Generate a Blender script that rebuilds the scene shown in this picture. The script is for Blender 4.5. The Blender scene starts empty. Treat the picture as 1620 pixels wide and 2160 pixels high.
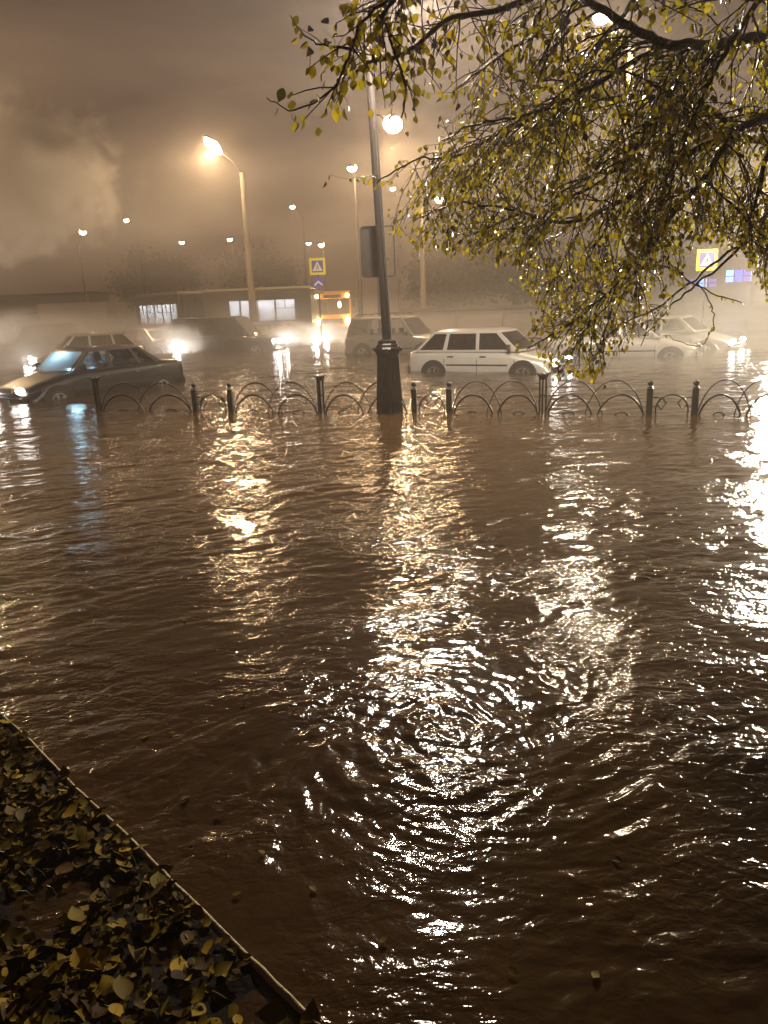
import bpy, bmesh, math, random
import numpy as np
from mathutils import Vector, Matrix, noise as mnoise
random.seed(7); rng = np.random.default_rng(7)
R = math.radians
sc = bpy.context.scene
COL = sc.collection

# ------------------------------------------------------------ camera, world, exposure
H = 1.85
PITCH, ROLL, F = R(15.4), -0.04, 1620.0
cd = bpy.data.cameras.new('camera'); cam = bpy.data.objects.new('camera', cd); COL.objects.link(cam)
cd.sensor_fit = 'VERTICAL'; cd.sensor_height = 36.0; cd.lens = 36.0 * F / 2160.0
cd.clip_start = 0.05; cd.clip_end = 1200
CM = Matrix.Rotation(math.pi / 2 - PITCH, 4, 'X') @ Matrix.Rotation(ROLL, 4, 'Z')
cam.matrix_world = Matrix.Translation((0, 0, H)) @ CM
sc.camera = cam

def ray(px, py):
    return CM.to_3x3() @ Vector(((px - 810) / F, -(py - 1080) / F, -1.0))
def on(px, py, z=0.0):
    v = ray(px, py); t = (z - H) / v.z
    return Vector((v.x * t, v.y * t, z))
def at(px, py, d):
    v = ray(px, py); t = d / v.y
    return Vector((v.x * t, d, H + v.z * t))
CI = np.array(CM.to_3x3())
def project(p):
    q = (np.asarray(p) - np.array([0, 0, H])) @ CI
    return 810 + F * q[..., 0] / -q[..., 2], 1080 - F * q[..., 1] / -q[..., 2]

w = bpy.data.worlds.new('World'); sc.world = w; w.use_nodes = True
nt = w.node_tree; nt.nodes.clear()
def N(t, kind, **kw):
    n = t.nodes.new(kind)
    for k, v in kw.items():
        if k.startswith('i_'): n.inputs[k[2:].replace('_', ' ')].default_value = v
        else: setattr(n, k, v)
    return n
wo = N(nt, 'ShaderNodeOutputWorld'); bg = N(nt, 'ShaderNodeBackground')
tc = N(nt, 'ShaderNodeTexCoord'); sep = N(nt, 'ShaderNodeSeparateXYZ')
rp = N(nt, 'ShaderNodeValToRGB')
nt.links.new(tc.outputs['Generated'], sep.inputs[0]); nt.links.new(sep.outputs['Z'], rp.inputs['Fac'])
cr = rp.color_ramp
cr.elements[0].position = 0.0; cr.elements[0].color = (0.118, 0.068, 0.038, 1)
cr.elements[1].position = 0.6; cr.elements[1].color = (0.032, 0.018, 0.022, 1)
e = cr.elements.new(0.16); e.color = (0.068, 0.039, 0.030, 1)
e = cr.elements.new(0.34); e.color = (0.044, 0.025, 0.027, 1)
nz = N(nt, 'ShaderNodeTexNoise'); nz.inputs['Scale'].default_value = 2.2; nz.inputs['Detail'].default_value = 3
mr = N(nt, 'ShaderNodeMapRange'); mr.inputs['From Min'].default_value = .3; mr.inputs['From Max'].default_value = .7
mr.inputs['To Min'].default_value = .7; mr.inputs['To Max'].default_value = 1.3
nt.links.new(tc.outputs['Generated'], nz.inputs['Vector']); nt.links.new(nz.outputs['Fac'], mr.inputs['Value'])
nt.links.new(rp.outputs['Color'], bg.inputs['Color']); nt.links.new(mr.outputs[0], bg.inputs['Strength'])
nt.links.new(bg.outputs[0], wo.inputs[0])

sc.view_settings.view_transform = 'Standard'; sc.view_settings.look = 'None'
sc.view_settings.gamma = 1; sc.view_settings.exposure = -0.5
cy = sc.cycles
cy.use_adaptive_sampling = True; cy.adaptive_threshold = 0.015
cy.max_bounces = 5; cy.diffuse_bounces = 1; cy.glossy_bounces = 2; cy.transmission_bounces = 3
cy.transparent_max_bounces = 10; cy.volume_bounces = 1
cy.caustics_reflective = False; cy.caustics_refractive = False
cy.sample_clamp_indirect = 3.0; cy.sample_clamp_direct = 0
cy.use_light_tree = True; cy.use_denoising = True
cy.volume_max_steps = 64
WD = 0.37                         # depth of the flood over the road

# ------------------------------------------------------------ materials
def mat(name, col, rough=.5, metal=0, bump=0, bscale=20, var=0, emit=None, es=0, coat=0, spec=None):
    m = bpy.data.materials.new(name); m.use_nodes = True
    t = m.node_tree; p = t.nodes['Principled BSDF']
    p.inputs['Base Color'].default_value = (*col, 1); p.inputs['Roughness'].default_value = rough
    p.inputs['Metallic'].default_value = metal; p.inputs['Coat Weight'].default_value = coat
    if spec is not None: p.inputs['Specular IOR Level'].default_value = spec
    if emit: p.inputs['Emission Color'].default_value = (*emit, 1); p.inputs['Emission Strength'].default_value = es
    if var or bump:
        c = N(t, 'ShaderNodeTexCoord'); n = N(t, 'ShaderNodeTexNoise')
        n.inputs['Scale'].default_value = bscale; n.inputs['Detail'].default_value = 5
        t.links.new(c.outputs['Object'], n.inputs['Vector'])
        if var:
            mx = N(t, 'ShaderNodeMix', data_type='RGBA')
            mx.inputs['A'].default_value = (*[x * (1 - var) for x in col], 1)
            mx.inputs['B'].default_value = (*[min(1, x * (1 + var)) for x in col], 1)
            t.links.new(n.outputs['Fac'], mx.inputs['Factor']); t.links.new(mx.outputs['Result'], p.inputs['Base Color'])
        if bump:
            b = N(t, 'ShaderNodeBump'); b.inputs['Strength'].default_value = bump; b.inputs['Distance'].default_value = .02
            t.links.new(n.outputs['Fac'], b.inputs['Height']); t.links.new(b.outputs[0], p.inputs['Normal'])
    return m
def emat(name, col, s):
    m = bpy.data.materials.new(name); m.use_nodes = True; t = m.node_tree; t.nodes.clear()
    o = N(t, 'ShaderNodeOutputMaterial'); e = N(t, 'ShaderNodeEmission')
    e.inputs[0].default_value = (*col, 1); e.inputs[1].default_value = s
    t.links.new(e.outputs[0], o.inputs[0]); return m
def glassmat(name, tint, gl=.12):
    m = bpy.data.materials.new(name); m.use_nodes = True; t = m.node_tree; t.nodes.clear()
    o = N(t, 'ShaderNodeOutputMaterial'); a = N(t, 'ShaderNodeBsdfTransparent'); g = N(t, 'ShaderNodeBsdfGlossy')
    a.inputs[0].default_value = (*tint, 1); g.inputs['Roughness'].default_value = .06
    fr = N(t, 'ShaderNodeFresnel'); fr.inputs[0].default_value = 1.45
    ad = N(t, 'ShaderNodeMath', operation='ADD', use_clamp=True); ad.inputs[1].default_value = gl - .04
    mx = N(t, 'ShaderNodeMixShader')
    t.links.new(fr.outputs[0], ad.inputs[0]); t.links.new(ad.outputs[0], mx.inputs[0])
    t.links.new(a.outputs[0], mx.inputs[1]); t.links.new(g.outputs[0], mx.inputs[2]); t.links.new(mx.outputs[0], o.inputs[0])
    return m
M = dict(
    iron=mat('cast iron', (.010, .006, .005), .36, .2, .25, 30, .3),
    polem=mat('painted pole', (.010, .006, .005), .7, 0, .1, 30, .3, spec=.2),
    greypole=mat('galvanised pole', (.04, .033, .027), .6, .2, .1, 12, .3),
    concrete=mat('concrete pole', (.13, .11, .08), .85, 0, .3, 25, .2),
    housing=mat('lamp housing', (.10, .10, .09), .5, .4),
    rubber=mat('rubber', (.012, .011, .010), .6),
    rim=mat('alloy', (.42, .40, .38), .3, .8),
    black=mat('black plastic', (.015, .014, .013), .45),
    trim=mat('dark trim', (.03, .028, .026), .5),
    chrome=mat('chrome', (.6, .58, .55), .15, 1),
    plate=mat('number plate', (.7, .7, .68), .5),
    seat=mat('seat cloth', (.035, .032, .034), .9),
    skin=mat('skin', (.40, .24, .17), .6),
    coat=mat('dark coat', (.03, .028, .032), .9),
    signback=mat('sign back', (.022, .016, .012), .6, .1, .1, 9, .3),
    yellow=mat('sign yellow', (.80, .72, .02), .4), blue=mat('sign blue', (.10, .09, .42), .4),
    white=mat('sign white', (.75, .72, .68), .4), signblack=mat('sign black', (.02, .02, .03), .5),
    bark=mat('bark', (.045, .030, .020), .35, 0, .6, 40, .5),
    farbark=mat('far bark', (.05, .04, .03), .8),
    wall=mat('render wall', (.22, .18, .15), .9, 0, .2, 3, .2),
    darkwall=mat('dark wall', (.07, .06, .05), .9, 0, .2, 3, .2),
    roofm=mat('roof felt', (.05, .045, .04), .9),
    busgreen=mat('bus dull green', (.038, .034, .022), .4, 0, 0, 10, .15, coat=.3),
    buswhite=mat('bus cream', (.22, .20, .15), .4, coat=.3),
    busyellow=mat('bus yellow', (.75, .38, .05), .4, 0, 0, 10, .1, coat=.3),
    inter=mat('bus interior', (.55, .55, .55), .8),
    stone=mat('edging', (.50, .40, .22), .75, 0, .5, 40, .4),
    soil=mat('wet soil', (.014, .009, .005), .8, 0, .5, 30, .5, spec=.1),
)
M['glass'] = glassmat('car glass', (.55, .52, .48)); M['tint'] = glassmat('tinted glass', (.03, .027, .025), .06)
def fogmat(f=.30, cc=(.8, .82, .84)):
    m = glassmat('misted glass', (.60, .60, .60), .06); t = m.node_tree; o = next(n for n in t.nodes if n.type == 'OUTPUT_MATERIAL'); src = o.inputs[0].links[0].from_socket
    tl = N(t, 'ShaderNodeBsdfTranslucent'); tl.inputs[0].default_value = (*cc, 1); mx = N(t, 'ShaderNodeMixShader'); mx.inputs[0].default_value = f
    t.links.new(src, mx.inputs[1]); t.links.new(tl.outputs[0], mx.inputs[2]); t.links.new(mx.outputs[0], o.inputs[0]); return m
M['fogged'] = fogmat()
M['busglass'] = fogmat(.45, (.8, .8, .78))
M['clear'] = glassmat('clear glass', (.85, .85, .85), .06)

# ------------------------------------------------------------ mesh helper
class MB:
    def __init__(s): s.v = []; s.f = []; s.sm = []
    def add(s, vs, fs, smooth=False):
        b = len(s.v); s.v += [tuple(v) for v in vs]; s.f += [tuple(b + i for i in f) for f in fs]; s.sm += [smooth] * len(fs); return s
    def box(s, x0, y0, z0, x1, y1, z1, tr=None):
        vs = [Vector((x, y, z)) for z in (z0, z1) for x, y in ((x0, y0), (x1, y0), (x1, y1), (x0, y1))]
        if tr is not None: vs = [tr @ v for v in vs]
        return s.add(vs, [(3, 2, 1, 0), (4, 5, 6, 7), (0, 1, 5, 4), (1, 2, 6, 5), (2, 3, 7, 6), (3, 0, 4, 7)])
    def rbox(s, x0, y0, z0, x1, y1, z1, r=.05, n=3, axis=2):
        # box rounded around one axis, plus small top/bottom bevel
        a0, a1, b0, b1, c0, c1 = {2: (x0, x1, y0, y1, z0, z1), 0: (y0, y1, z0, z1, x0, x1), 1: (z0, z1, x0, x1, y0, y1)}[axis]
        def ring(ins, c):
            o = []
            for cx, cyy, st in ((a1 - r, b1 - r, 0), (a0 + r, b1 - r, 90), (a0 + r, b0 + r, 180), (a1 - r, b0 + r, 270)):
                for k in range(n + 1):
                    t = R(st + 90 * k / n); q = max(r - ins, .001)
                    o.append((cx + q * math.cos(t), cyy + q * math.sin(t), c))
            return o
        q = r * .5; rs = [ring(q, c0), ring(0, c0 + q), ring(0, c1 - q), ring(q, c1)]
        m = len(rs[0]); vs = [p for rg in rs for p in rg]
        if axis == 0: vs = [(c, a, b) for a, b, c in vs]
        if axis == 1: vs = [(b, c, a) for a, b, c in vs]
        fs = [tuple(range(m - 1, -1, -1)), tuple(range(3 * m, 4 * m))]
        for i in range(3):
            for k in range(m): fs.append((i * m + k, i * m + (k + 1) % m, (i + 1) * m + (k + 1) % m, (i + 1) * m + k))
        return s.add(vs, fs)
    def tube(s, pts, rad, n=8, cap=True, smooth=True):
        pts = [Vector(p) for p in pts]; m = len(pts)
        rad = rad if hasattr(rad, '__len__') else [rad] * m
        vs = []; up = Vector((0, 0, 1)); prev = None
        for i, p in enumerate(pts):
            d = (pts[min(i + 1, m - 1)] - pts[max(i - 1, 0)]).normalized()
            if prev is None:
                a = d.cross(up) if abs(d.z) < .95 else d.cross(Vector((1, 0, 0)))
            else: a = prev - d * prev.dot(d)
            a.normalize(); prev = a; b = d.cross(a)
            for k in range(n):
                t = 2 * math.pi * k / n; vs.append(p + (a * math.cos(t) + b * math.sin(t)) * rad[i])
        fs = [(i * n + k, i * n + (k + 1) % n, (i + 1) * n + (k + 1) % n, (i + 1) * n + k) for i in range(m - 1) for k in range(n)]
        s.add(vs, fs, smooth)
        if cap:
            b = len(s.v) - m * n; s.f += [tuple(b + k for k in range(n - 1, -1, -1)), tuple(b + (m - 1) * n + k for k in range(n))]; s.sm += [False] * 2
        return s
    def lathe(s, prof, n=12, tr=None, smooth=False, rot=0):
        m = len(prof); vs = []
        for r_, z in prof:
            for k in range(n):
                t = 2 * math.pi * k / n + rot; v = Vector((r_ * math.cos(t), r_ * math.sin(t), z)); vs.append(tr @ v if tr is not None else v)
        fs = [(i * n + k, i * n + (k + 1) % n, (i + 1) * n + (k + 1) % n, (i + 1) * n + k) for i in range(m - 1) for k in range(n)]
        fs += [tuple(range(n - 1, -1, -1)), tuple((m - 1) * n + k for k in range(n))]
        return s.add(vs, fs, smooth)
    def prism(s, poly, d0, d1, tr=None):
        # polygon in local x,z extruded in y from d0 to d1
        n = len(poly); vs = [Vector((x, d, z)) for d in (d0, d1) for x, z in poly]
        if tr is not None: vs = [tr @ v for v in vs]
        return s.add(vs, [tuple(range(n)), tuple(range(2 * n - 1, n - 1, -1))] + [(k, n + k, n + (k + 1) % n, (k + 1) % n) for k in range(n)])
    def ball(s, c, r, n=10, m=6, sc3=(1, 1, 1)):
        vs = []; c = Vector(c)
        for i in range(m + 1):
            t = math.pi * i / m
            for k in range(n):
                a = 2 * math.pi * k / n
                vs.append(c + Vector((r * sc3[0] * math.sin(t) * math.cos(a), r * sc3[1] * math.sin(t) * math.sin(a), r * sc3[2] * math.cos(t))))
        fs = [(i * n + k, (i + 1) * n + k, (i + 1) * n + (k + 1) % n, i * n + (k + 1) % n) for i in range(m) for k in range(n)]
        return s.add(vs, fs, True)
    def build(s, name, material, parent=None, bevel=0):
        me = bpy.data.meshes.new(name); me.from_pydata(s.v, [], s.f); me.validate()
        if len(me.polygons) == len(s.sm): me.polygons.foreach_set('use_smooth', s.sm)
        if material: me.materials.append(material)
        o = bpy.data.objects.new(name, me); COL.objects.link(o)
        if parent: o.parent = parent
        bm = bmesh.new(); bm.from_mesh(me); bmesh.ops.recalc_face_normals(bm, faces=bm.faces); bm.to_mesh(me); bm.free()
        if bevel:
            b = o.modifiers.new('bevel', 'BEVEL'); b.width = bevel; b.segments = 2; b.limit_method = 'ANGLE'
        return o
def tag(o, label=None, cat=None, group=None, kind=None):
    if label: o['label'] = label
    if cat: o['category'] = cat
    if group: o['group'] = group
    if kind: o['kind'] = kind
    return o
def empty(name, loc, rz, label, cat, group=None):
    o = bpy.data.objects.new(name, None); COL.objects.link(o); o.location = loc; o.rotation_euler = (0, 0, rz)
    o.empty_display_size = .2
    return tag(o, label, cat, group)
def lamp(name, kind, loc, power, col, parent=None, radius=.1, **kw):
    l = bpy.data.lights.new(name, kind); l.energy = power; l.color = col; l.shadow_soft_size = radius
    for k, v in kw.items(): setattr(l, k, v)
    o = bpy.data.objects.new(name, l); COL.objects.link(o); o.location = loc
    if parent: o.parent = parent
    return o
def npmesh(name, V, Fc, material, smooth=True, parent=None):
    me = bpy.data.meshes.new(name); V = np.ascontiguousarray(V, np.float32); Fc = np.ascontiguousarray(Fc, np.int32)
    k = Fc.shape[1]
    me.vertices.add(len(V)); me.vertices.foreach_set('co', V.ravel())
    me.loops.add(Fc.size); me.loops.foreach_set('vertex_index', Fc.ravel())
    me.polygons.add(len(Fc)); me.polygons.foreach_set('loop_start', np.arange(0, Fc.size, k, dtype=np.int32))
    me.polygons.foreach_set('use_smooth', np.full(len(Fc), smooth))
    me.update(calc_edges=True)
    if material: me.materials.append(material)
    o = bpy.data.objects.new(name, me); COL.objects.link(o)
    if parent: o.parent = parent
    return o

# ------------------------------------------------------------ ground + water
b = MB(); b.add([(-200, -12, -WD - .15), (200, -12, -WD - .15), (200, 190, -WD - .15), (-200, 190, -WD - .15)], [(0, 1, 2, 3)])
tag(b.build('ground', M['soil']), kind='structure')
b = MB(); b.add([(-200, 16, -WD), (200, 8, -WD), (200, 150, -WD), (-200, 150, -WD)], [(0, 1, 2, 3)])
tag(b.build('road', mat('asphalt', (.05, .05, .05), .8, 0, .3, 60, .2)), kind='structure')

_lat = {}
def vnoise(x, y, seed):
    """smooth gradient-ish noise: random lattice, quintic interpolation"""
    if seed not in _lat:
        g = np.random.default_rng(seed); a = g.uniform(0, 2 * np.pi, (256, 256)); _lat[seed] = (np.cos(a), np.sin(a))
    gx, gy = _lat[seed]
    xi = np.floor(x).astype(np.int64); yi = np.floor(y).astype(np.int64); fx = x - xi; fy = y - yi
    u = fx ** 3 * (fx * (fx * 6 - 15) + 10); v = fy ** 3 * (fy * (fy * 6 - 15) + 10)
    def d(i, j):
        a = (xi + i) & 255; c = (yi + j) & 255
        return gx[a, c] * (fx - i) + gy[a, c] * (fy - j)
    return (d(0, 0) * (1 - u) + d(1, 0) * u) * (1 - v) + (d(0, 1) * (1 - u) + d(1, 1) * u) * v

SW = on(890, 1560)                      # centre of the eddy
def waves(x, y, spacing):
    h = np.zeros_like(x)
    dx = x - SW.x; dy = y - SW.y; r = np.sqrt(dx * dx + dy * dy)
    # swirl warp
    ang = 1.3 * np.exp(-(r / .75) ** 2)
    ca, sa = np.cos(ang), np.sin(ang)
    X = SW.x + dx * ca - dy * sa; Y = SW.y + dx * sa + dy * ca
    calm = .30 + .70 * np.clip(vnoise(x * 1.1 + 7, y * .9 + 3, 90) * 2.0 + vnoise(x * 3.1, y * 2.6, 93) * .9 + .50, 0, 1)
    calm = np.maximum(calm, 1.05 * np.exp(-(r / .85) ** 4))
    calm = np.where(y > 5, np.maximum(calm, .68), calm)
    eddy = np.exp(-(r / .95) ** 2)
    lams = [1.7, .9, .48, .26, .14, .075, .042]
    sl =   [.024, .028, .040, .060, .095, .125, .125]
    for i, (lm, s_) in enumerate(zip(lams, sl)):
        th = R([25, -10, 22, 14, 30, 8, 20][i])       # crests run roughly along this direction
        c, s = math.cos(th), math.sin(th)
        a = (X * c + Y * s) / (lm * 1.9); bb = (-X * s + Y * c) / lm
        wx = vnoise(X / lm * .4 + 11, Y / lm * .4, 50 + i) * .9
        n = vnoise(a + wx, bb + wx + i * 3.1, 10 + i)
        n = n - .55 * np.abs(vnoise(a * 1.3 + 31, bb * 1.3 + wx, 30 + i)) * (1 < i < 5)
        fade = np.clip((lm / spacing - 2.2) / 2.2, 0, 1)
        amp = s_ * lm * .42 * (1 + (1.5 * np.clip((y - 6) / 12, 0, 1) if .1 < lm < 1 else 0) + (.7 * np.clip((y - 3.4) / 1.5, 0, 1) if lm < .3 else 0))
        loc = calm * (1 + .3 * eddy) if i > 0 else 1 + 0 * x
        h += n * amp * loc * fade
    ph = r * 2 * np.pi / 0.115 + 2.0 * np.arctan2(dy, dx) + 9.0 * vnoise(x * 1.9, y * 1.9, 71) + 3.0 * vnoise(x * 5, y * 5, 75)
    h += .0030 * np.sin(ph) * np.exp(-((r - .33) / .36) ** 2) * (.65 + 1.6 * vnoise(x * 3, y * 3, 72))
    return h
NA, NR = 1150, 1330
r0, r1 = .75, 62.0
rr = r0 * (r1 / r0) ** (np.arange(NR) / (NR - 1)); aa = np.linspace(R(-47), R(47), NA)
RR, AA = np.meshgrid(rr, aa, indexing='ij')
X = RR * np.sin(AA); Y = RR * np.cos(AA)
sp = np.maximum(RR * math.log(r1 / r0) / NR, RR * (aa[1] - aa[0]))
Z = waves(X, Y, sp)
idx = np.arange(NA * NR).reshape(NR, NA)
Fq = np.stack([idx[:-1, :-1], idx[1:, :-1], idx[1:, 1:], idx[:-1, 1:]], -1).reshape(-1, 4)[:, ::-1]
V = np.stack([X, Y, Z], -1).reshape(-1, 3)
# the same sheet goes on, flat, outside the finely waved sector
nb = len(V); S = 190
outer = np.array([(-S, -10, -.03), (S, -10, -.03), (S, 150, -.03), (-S, 150, -.03)])
V = np.concatenate([V, outer]); Fq = np.concatenate([Fq, [[nb, nb + 1, nb + 2, nb + 3]]])
wm = bpy.data.materials.new('muddy water'); wm.use_nodes = True; t = wm.node_tree; p = t.nodes['Principled BSDF']
p.inputs['IOR'].default_value = 1.33
g = N(t, 'ShaderNodeNewGeometry')
spz = N(t, 'ShaderNodeSeparateXYZ'); t.links.new(g.outputs['Position'], spz.inputs[0])
mrr = N(t, 'ShaderNodeMapRange'); mrr.inputs['From Min'].default_value = 4; mrr.inputs['From Max'].default_value = 30   # the road is choppier than the walkway
mrr.inputs['To Min'].default_value = .085; mrr.inputs['To Max'].default_value = .15
t.links.new(spz.outputs['Y'], mrr.inputs['Value']); t.links.new(mrr.outputs[0], p.inputs['Roughness'])
n0 = N(t, 'ShaderNodeTexNoise'); n0.inputs['Scale'].default_value = .8; n0.inputs['Detail'].default_value = 4
mx = N(t, 'ShaderNodeMix', data_type='RGBA'); mx.inputs['A'].default_value = (.034, .017, .006, 1); mx.inputs['B'].default_value = (.066, .036, .013, 1)
t.links.new(g.outputs['Position'], n0.inputs['Vector']); t.links.new(n0.outputs['Fac'], mx.inputs['Factor']); t.links.new(mx.outputs['Result'], p.inputs['Base Color'])
nm = N(t, 'ShaderNodeTexNoise'); nm.inputs['Scale'].default_value = 1.1; nm.inputs['Detail'].default_value = 3; t.links.new(g.outputs['Position'], nm.inputs['Vector'])
mm = N(t, 'ShaderNodeMapRange'); mm.inputs['From Min'].default_value = .40; mm.inputs['From Max'].default_value = .60; mm.inputs['To Min'].default_value = .3; mm.inputs['To Max'].default_value = 1.2
t.links.new(nm.outputs['Fac'], mm.inputs['Value'])
prev = None
for sc_, st, dist, stretch in ((1.6, .5, .05, (.55, 1, 1)), (7, .8, .022, (.6, 1, 1)), (22, .8, .0075, (.75, 1, 1)), (55, .5, .0025, (.9, 1, 1))):
    mp = N(t, 'ShaderNodeMapping'); mp.inputs['Scale'].default_value = stretch; mp.inputs['Rotation'].default_value = (0, 0, R(-12))
    nn = N(t, 'ShaderNodeTexNoise'); nn.inputs['Scale'].default_value = sc_; nn.inputs['Detail'].default_value = 3; nn.inputs['Distortion'].default_value = .6
    bb = N(t, 'ShaderNodeBump'); bb.inputs['Strength'].default_value = st; bb.inputs['Distance'].default_value = dist
    t.links.new(g.outputs['Position'], mp.inputs[0]); t.links.new(mp.outputs[0], nn.inputs['Vector']); t.links.new(nn.outputs['Fac'], bb.inputs['Height'])
    if sc_ > 5:
        ms = N(t, 'ShaderNodeMath', operation='MULTIPLY'); ms.inputs[1].default_value = st; t.links.new(mm.outputs[0], ms.inputs[0]); t.links.new(ms.outputs[0], bb.inputs['Strength'])
    if prev: t.links.new(prev.outputs[0], bb.inputs['Normal'])
    prev = bb
t.links.new(prev.outputs[0], p.inputs['Normal'])
tag(npmesh('water', V, Fq, wm), kind='structure')

# ------------------------------------------------------------ fence
def fy(x): return 13.15 - .33 * x                # the fence stands on this line
def fence_at(px):                                # x along the line for an image column
    v = ray(px, 850); v2 = v; t = 13.15 / (v2.y + .33 * v2.x); return v2.x * t
fang = math.atan(-.33); fc, fs_ = math.cos(fang), math.sin(fang)
fence = empty('metal_fence', (0, 13.15, -.3), fang, 'low black wrought iron fence of overlapping arches standing in the flood', 'fence')
def fs(px): return fence_at(px) / fc             # distance along the fence
def round_post(s):
    b = MB(); b.rbox(s - .048, -.048, 0, s + .048, .048, .70, .012)
    b.lathe([(.03, 0), (.055, .01), (.03, .03)], 10, Matrix.Translation((s, 0, .70)))
    p = b.build('post', M['iron'], fence)
    MB().ball((s, 0, .775), .046, 12, 8).build('finial', M['iron'], p)
def tulip_post(s):
    b = MB()
    for dx in (-.05, .05):
        b.box(s + dx - .013, -.014, 0, s + dx + .013, .014, .87)
    b.box(s - .014, -.055, .1, s + .014, .055, .86)
    b.box(s - .045, -.02, .58, s + .045, .02, .61)
    p = b.build('post', M['iron'], fence)
    f = MB(); f.lathe([(.035, .84), (.055, .865), (.06, .90), (.085, .93)], 10, Matrix.Translation((s, 0, 0)))
    for k in range(8):
        t = 2 * math.pi * k / 8
        f.tube([(s + .05 * math.cos(t), .05 * math.sin(t), .86), (s + .075 * math.cos(t), .075 * math.sin(t), .915), (s + .125 * math.cos(t), .125 * math.sin(t), .95)], [.014, .013, .004], 5)
    f.build('finial', M['iron'], p)
def arc(b, cx, rx, rz, rad, y=0, z0=.06):
    b.tube([(cx - rx * math.cos(math.pi * k / 22), y, z0 + rz * math.sin(math.pi * k / 22)) for k in range(23)], rad, 6)
def arch_panel(s0, s1):
    L = s1 - s0; b = MB()
    for k, c in enumerate((.30, .68)):
        arc(b, s0 + L * c, L * .285, 0.76, .011, -.012 + .024 * k)
    for c in (.26, .74):
        arc(b, s0 + L * c, L * .235, 0.54, .018, .0)
    for c in (.25, .75):
        arc(b, s0 + L * c, L * .12, .27, .012, .012)
    b.tube([(s0, 0, .08), (s1, 0, .08)], .015, 6)
    for c in (.16, .5, .62, .84):
        b.ball((s0 + L * c, -.02, 0.60 if c == .5 else .50), .014, 6, 4)
    b.build('arch_panel', M['iron'], fence)
def link_panel(s0, s1):
    L = s1 - s0; c = (s0 + s1) / 2; b = MB()
    b.tube([(c + .36 * L * math.cos(2 * math.pi * k / 28), 0, .36 + .24 * math.sin(2 * math.pi * k / 28)) for k in range(29)], .014, 6, cap=False)
    for sg, x in ((1, s0), (-1, s1)):
        for z in (.56, .42):
            b.tube([(x, 0, z), (x + sg * .13, 0, z)], .011, 5)
        q = x + sg * .17
        pts = [(q, 0, .57), (q + sg * .07, 0, .47), (q, 0, .37), (q - sg * .06, 0, .46), (q, 0, .57)]
        b.tube(pts, .014, 5)
    b.build('link_panel', M['iron'], fence)
FS = {p: fs(p) for p in (207, 412, 487, 678, 808, 868, 874, 948, 1145, 1370, 1466, 1678)}
for p_ in (412, 487, 874, 948, 1370, 1466): round_post(FS[p_])
for p_ in (207, 678, 1145, 1678): tulip_post(FS[p_])
for a_, c_ in ((207, 412), (487, 678), (678, 868), (948, 1145), (1145, 1370), (1466, 1678)): arch_panel(FS[a_], FS[c_])
for a_, c_ in ((412, 487), (874, 948), (1370, 1466)): link_panel(FS[a_], FS[c_])

# ------------------------------------------------------------ central lamp post
WARM = (1.0, .68, .37); WHITE = (1.0, .80, .54)
cp = on(822, 866); cp = Vector((cp.x, fy(cp.x) - .02, -.30))
post = empty('lamp_post', cp, R(40), 'dark post with heavy cast iron base standing on the fence line in the flood', 'lamp post')
b = MB()
sq = math.sqrt(2)
_n0 = set(bpy.data.objects)
b.lathe([(.335 * sq * .98, 0), (.300 * sq * .98, .35), (.255 * sq * .98, .98), (.235 * sq, 1.27)], 4, rot=R(45))
b.build('base', M['iron'], post, .02)
b = MB()
b.lathe([(.30, 1.24), (.34, 1.27), (.395, 1.33), (.395, 1.37), (.35, 1.40), (.33, 1.44), (.30, 1.46), (.29, 1.50), (.17, 1.53)], 8, rot=R(22.5))
for k in range(8):
    t = R(45 * k + 22.5); b.ball((.39 * math.cos(t), .39 * math.sin(t), 1.385), .028, 8, 5)
for sg in (R(0), R(90), R(180), R(270)):
    for q in (45,):
        t = sg + R(q); b.tube([(.33 * math.cos(t), .33 * math.sin(t), 1.33), (.46 * math.cos(t), .46 * math.sin(t), 1.375)], [.03, .018], 6)
b.build('capital', M['iron'], post)
for k in range(4):                              # mouldings on the four faces of the base
    rot = Matrix.Rotation(R(90 * k), 4, 'Z'); b = MB()
    lean = math.atan((.335 - .235) / 1.27)
    T = rot @ Matrix.Translation((0, -.330, 0)) @ Matrix.Rotation(-lean * .95, 4, 'X')
    b.prism([(-.17, .10), (.17, .10), (.15, .72), (-.15, .72)], -.014, .01, T)
    for j in range(9):
        z = .14 + .062 * j; b.prism([(-.15, z), (.15, z), (.15, z + .02), (-.15, z + .02)], -.024, -.012, T)
    b.prism([(0, 1.14), (.055, 1.02), (.085, .90), (.05, .80), (0, .77), (-.05, .80), (-.085, .90), (-.055, 1.02)], -.02, .01, T)
    b.build('ornament', M['iron'], post)
for o in set(bpy.data.objects) - _n0: o.scale = (.56, .56, 1)
b = MB()
lean = Vector((-.030, 0, 1))
HP = 6.7
b.tube([Vector((0, 0, 1.5)) + lean * z for z in (0, .02, 1.2, 1.22, 3, HP - 1.6)], [.085, .082, .078, .074, .066, .052], 14)
b.tube([(.03, -.085, 1.5), Vector((.025, -.075, 1.5)) + lean * 3.2], .010, 5)
pole = b.build('pole', M['polem'], post)
pole.rotation_euler = (0, 0, -R(40))
TL = at(872, -110, cp.y - 1.2)                  # lamp head hangs over the walkway, above the frame
top = Vector((cp.x, cp.y, -.3)) + lean * (TL.z + .1) + Vector((0, 0, 1.5)) * 0
inv = (Matrix.Translation(cp) @ Matrix.Rotation(R(40), 4, 'Z')).inverted()
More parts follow.
